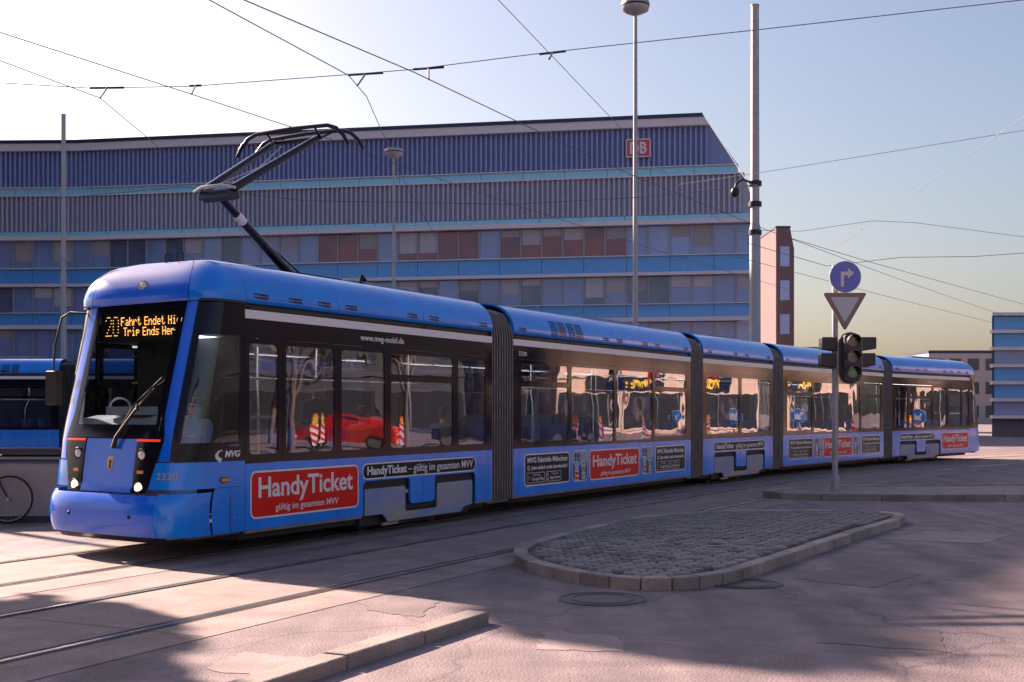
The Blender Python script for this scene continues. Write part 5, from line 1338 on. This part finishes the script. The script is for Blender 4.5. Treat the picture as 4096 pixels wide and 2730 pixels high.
def sign_post(p, rz, H, label, kind):
    e = empty('sign_post', p, rz); tag(e, label, 'sign post'); MB().tube([(0,.04,0),(0,.04,H)], .035, 10).build('pole', 'steel_pole', e)
    if kind == 'noentry':
        s_ = MB().disc_y((0, H-.35), .34, -.02, 0, 32).build('no_entry_sign', 'red', e); MB().box(-.24, .24, -.024, -.0205, H-.41, H-.29).build('bar', 'white', s_)
        h_ = MB().box(-.14, .14, -.20, 0, H-1.75, H-.85).build('signal_head', 'sig_dark', e)
        for k in range(3): MB().disc_y((0, H-1.02-k*.28), .10, -.215, -.201, 18).build('lens', 'lens_off', h_)
        MB().box(-.16, .16, -.03, 0, H-2.6, H-2.0).build('plate', 'decal_navy', e)
    elif kind == 'keep':
        s_ = MB().disc_y((0, H-.32), .31, -.02, 0, 32).build('direction_sign', 'white', e); f_ = MB().disc_y((0, H-.32), .29, -.024, -.0205, 32).build('sign_field', 'blue', s_)
        z = H-.32; MB().prism([(-.16,z+.10),(-.10,z+.16),(.06,z+.0),(.06,z+.10),(.15,z+.10),(.15,z-.16),(-.12,z-.16),(-.12,z-.07),(-.02,z-.07)], -.028, -.0245).build('arrow', 'white', s_)
    else:
        s_ = MB().box(-.42, .42, -.03, 0, H-.85, H).build('stop_sign', 'white', e); MB().disc_y((-.05, H-.42), .32, -.034, -.0305, 28).build('stop_disc', 'green', s_)
        u = MB().box(-.42, .0, -.03, 0, H-1.6, H-.95).build('metro_sign', 'decal_navy', e); b = MB(); txt(b, 'U', -.35, H-1.5, .45, y=-.032, bold=.04, width=.30); b.build('sign_letter', 'white', u)
        MB().box(.04, .46, -.03, 0, H-1.6, H-.95).build('red_plate', 'red', e); MB().box(-.42, .0, -.03, 0, H-2.25, H-1.7).build('lower_plate', 'decal_navy', e)
    return e
for m, x, t, H, k, lb in ((1,1407,40,5.2,'noentry','no entry sign above a traffic light on the right road, nearer of two'), (1,1428,46,5.4,'noentry','no entry sign above a traffic light on the right road, farther of two'),
                       (1,1556,34,1.75,'keep','blue round arrow sign on a short post beside the right road'), (2,1655,40,5.0,'stop','stop post with green disc and blue and red plates on the right pavement')):
    p = refl(m, x, 0, t); sign_post(p, math.atan2(p.y-25, p.x-3)+math.pi/2+math.pi, H, lb, k)
mat('car_red', (0.55,0.015,0.01), .25, coat=.8); mat('car_grey', (0.30,0.30,0.32), .3, coat=.6); mat('car_dark', (0.02,0.022,0.028), .25, coat=.8)
def car(p, rz, matn, label):
    e = empty('parked_car', p, rz); tag(e, label, 'car')
    side = [(-2.1,.30),(-2.15,.62),(-2.05,.92),(-1.75,1.00),(-1.15,1.42),(-.2,1.50),(.55,1.42),(1.15,1.02),(1.95,.90),(2.15,.66),(2.15,.32)]
    v = []
    for y, k in ((-.86,0),(-.80,1),(.80,1),(.86,0)):
        for x, z in side: v.append((x, y*(1 if z < 1.05 else .80), z))
    n = len(side); b = MB().add(v, [(j*n+i, j*n+i+1, (j+1)*n+i+1, (j+1)*n+i) for j in range(3) for i in range(n-1)] + [tuple(range(n-1,-1,-1)), tuple(range(3*n, 4*n))]); b.build('body', matn, e, bevel=.05)
    for y, s_ in ((-.70,-1),(.70,1)):
        MB().prism([(-1.30,1.02),(-.95,1.36),(-.2,1.43),(.45,1.36),(.92,1.04)], y-.02*s_, y+.022*s_+.012*s_).build('side_window', 'win_dark', e)
    MB().add([(.62,-.60,1.40),(.62,.60,1.40),(1.12,.68,1.045),(1.12,-.68,1.045)], [(0,1,2,3)]).build('windscreen', 'win_dark', e)
    for x in (-1.35, 1.32):
        for y in (-.80, .80):
            wh = MB().disc_y((x, .32), .32, y-.09, y+.09, 28).build('wheel', 'matte_black', e); MB().disc_y((x, .32), .20, y-.10, y+.10, 20).build('rim', 'steel', wh)
    for y in (-.62, .62): MB().ball((2.08, y, .74), (.09,.17,.08)).build('headlight', 'lens', e); MB().ball((-2.10, y, .80), (.06,.14,.07)).build('tail_light', 'red', e)
    return e
p = refl(0, 800, 0, 38); car(p, R(-55), 'car_red', 'bright red parked car on the right road')
p = refl(0, 1095, 0, 40); car(p, R(-58), 'car_dark', 'dark parked car on the right road')
p = refl(1, 1300, 0, 47); car(p, R(-58), 'car_dark', 'dark parked car before the pink corner house')
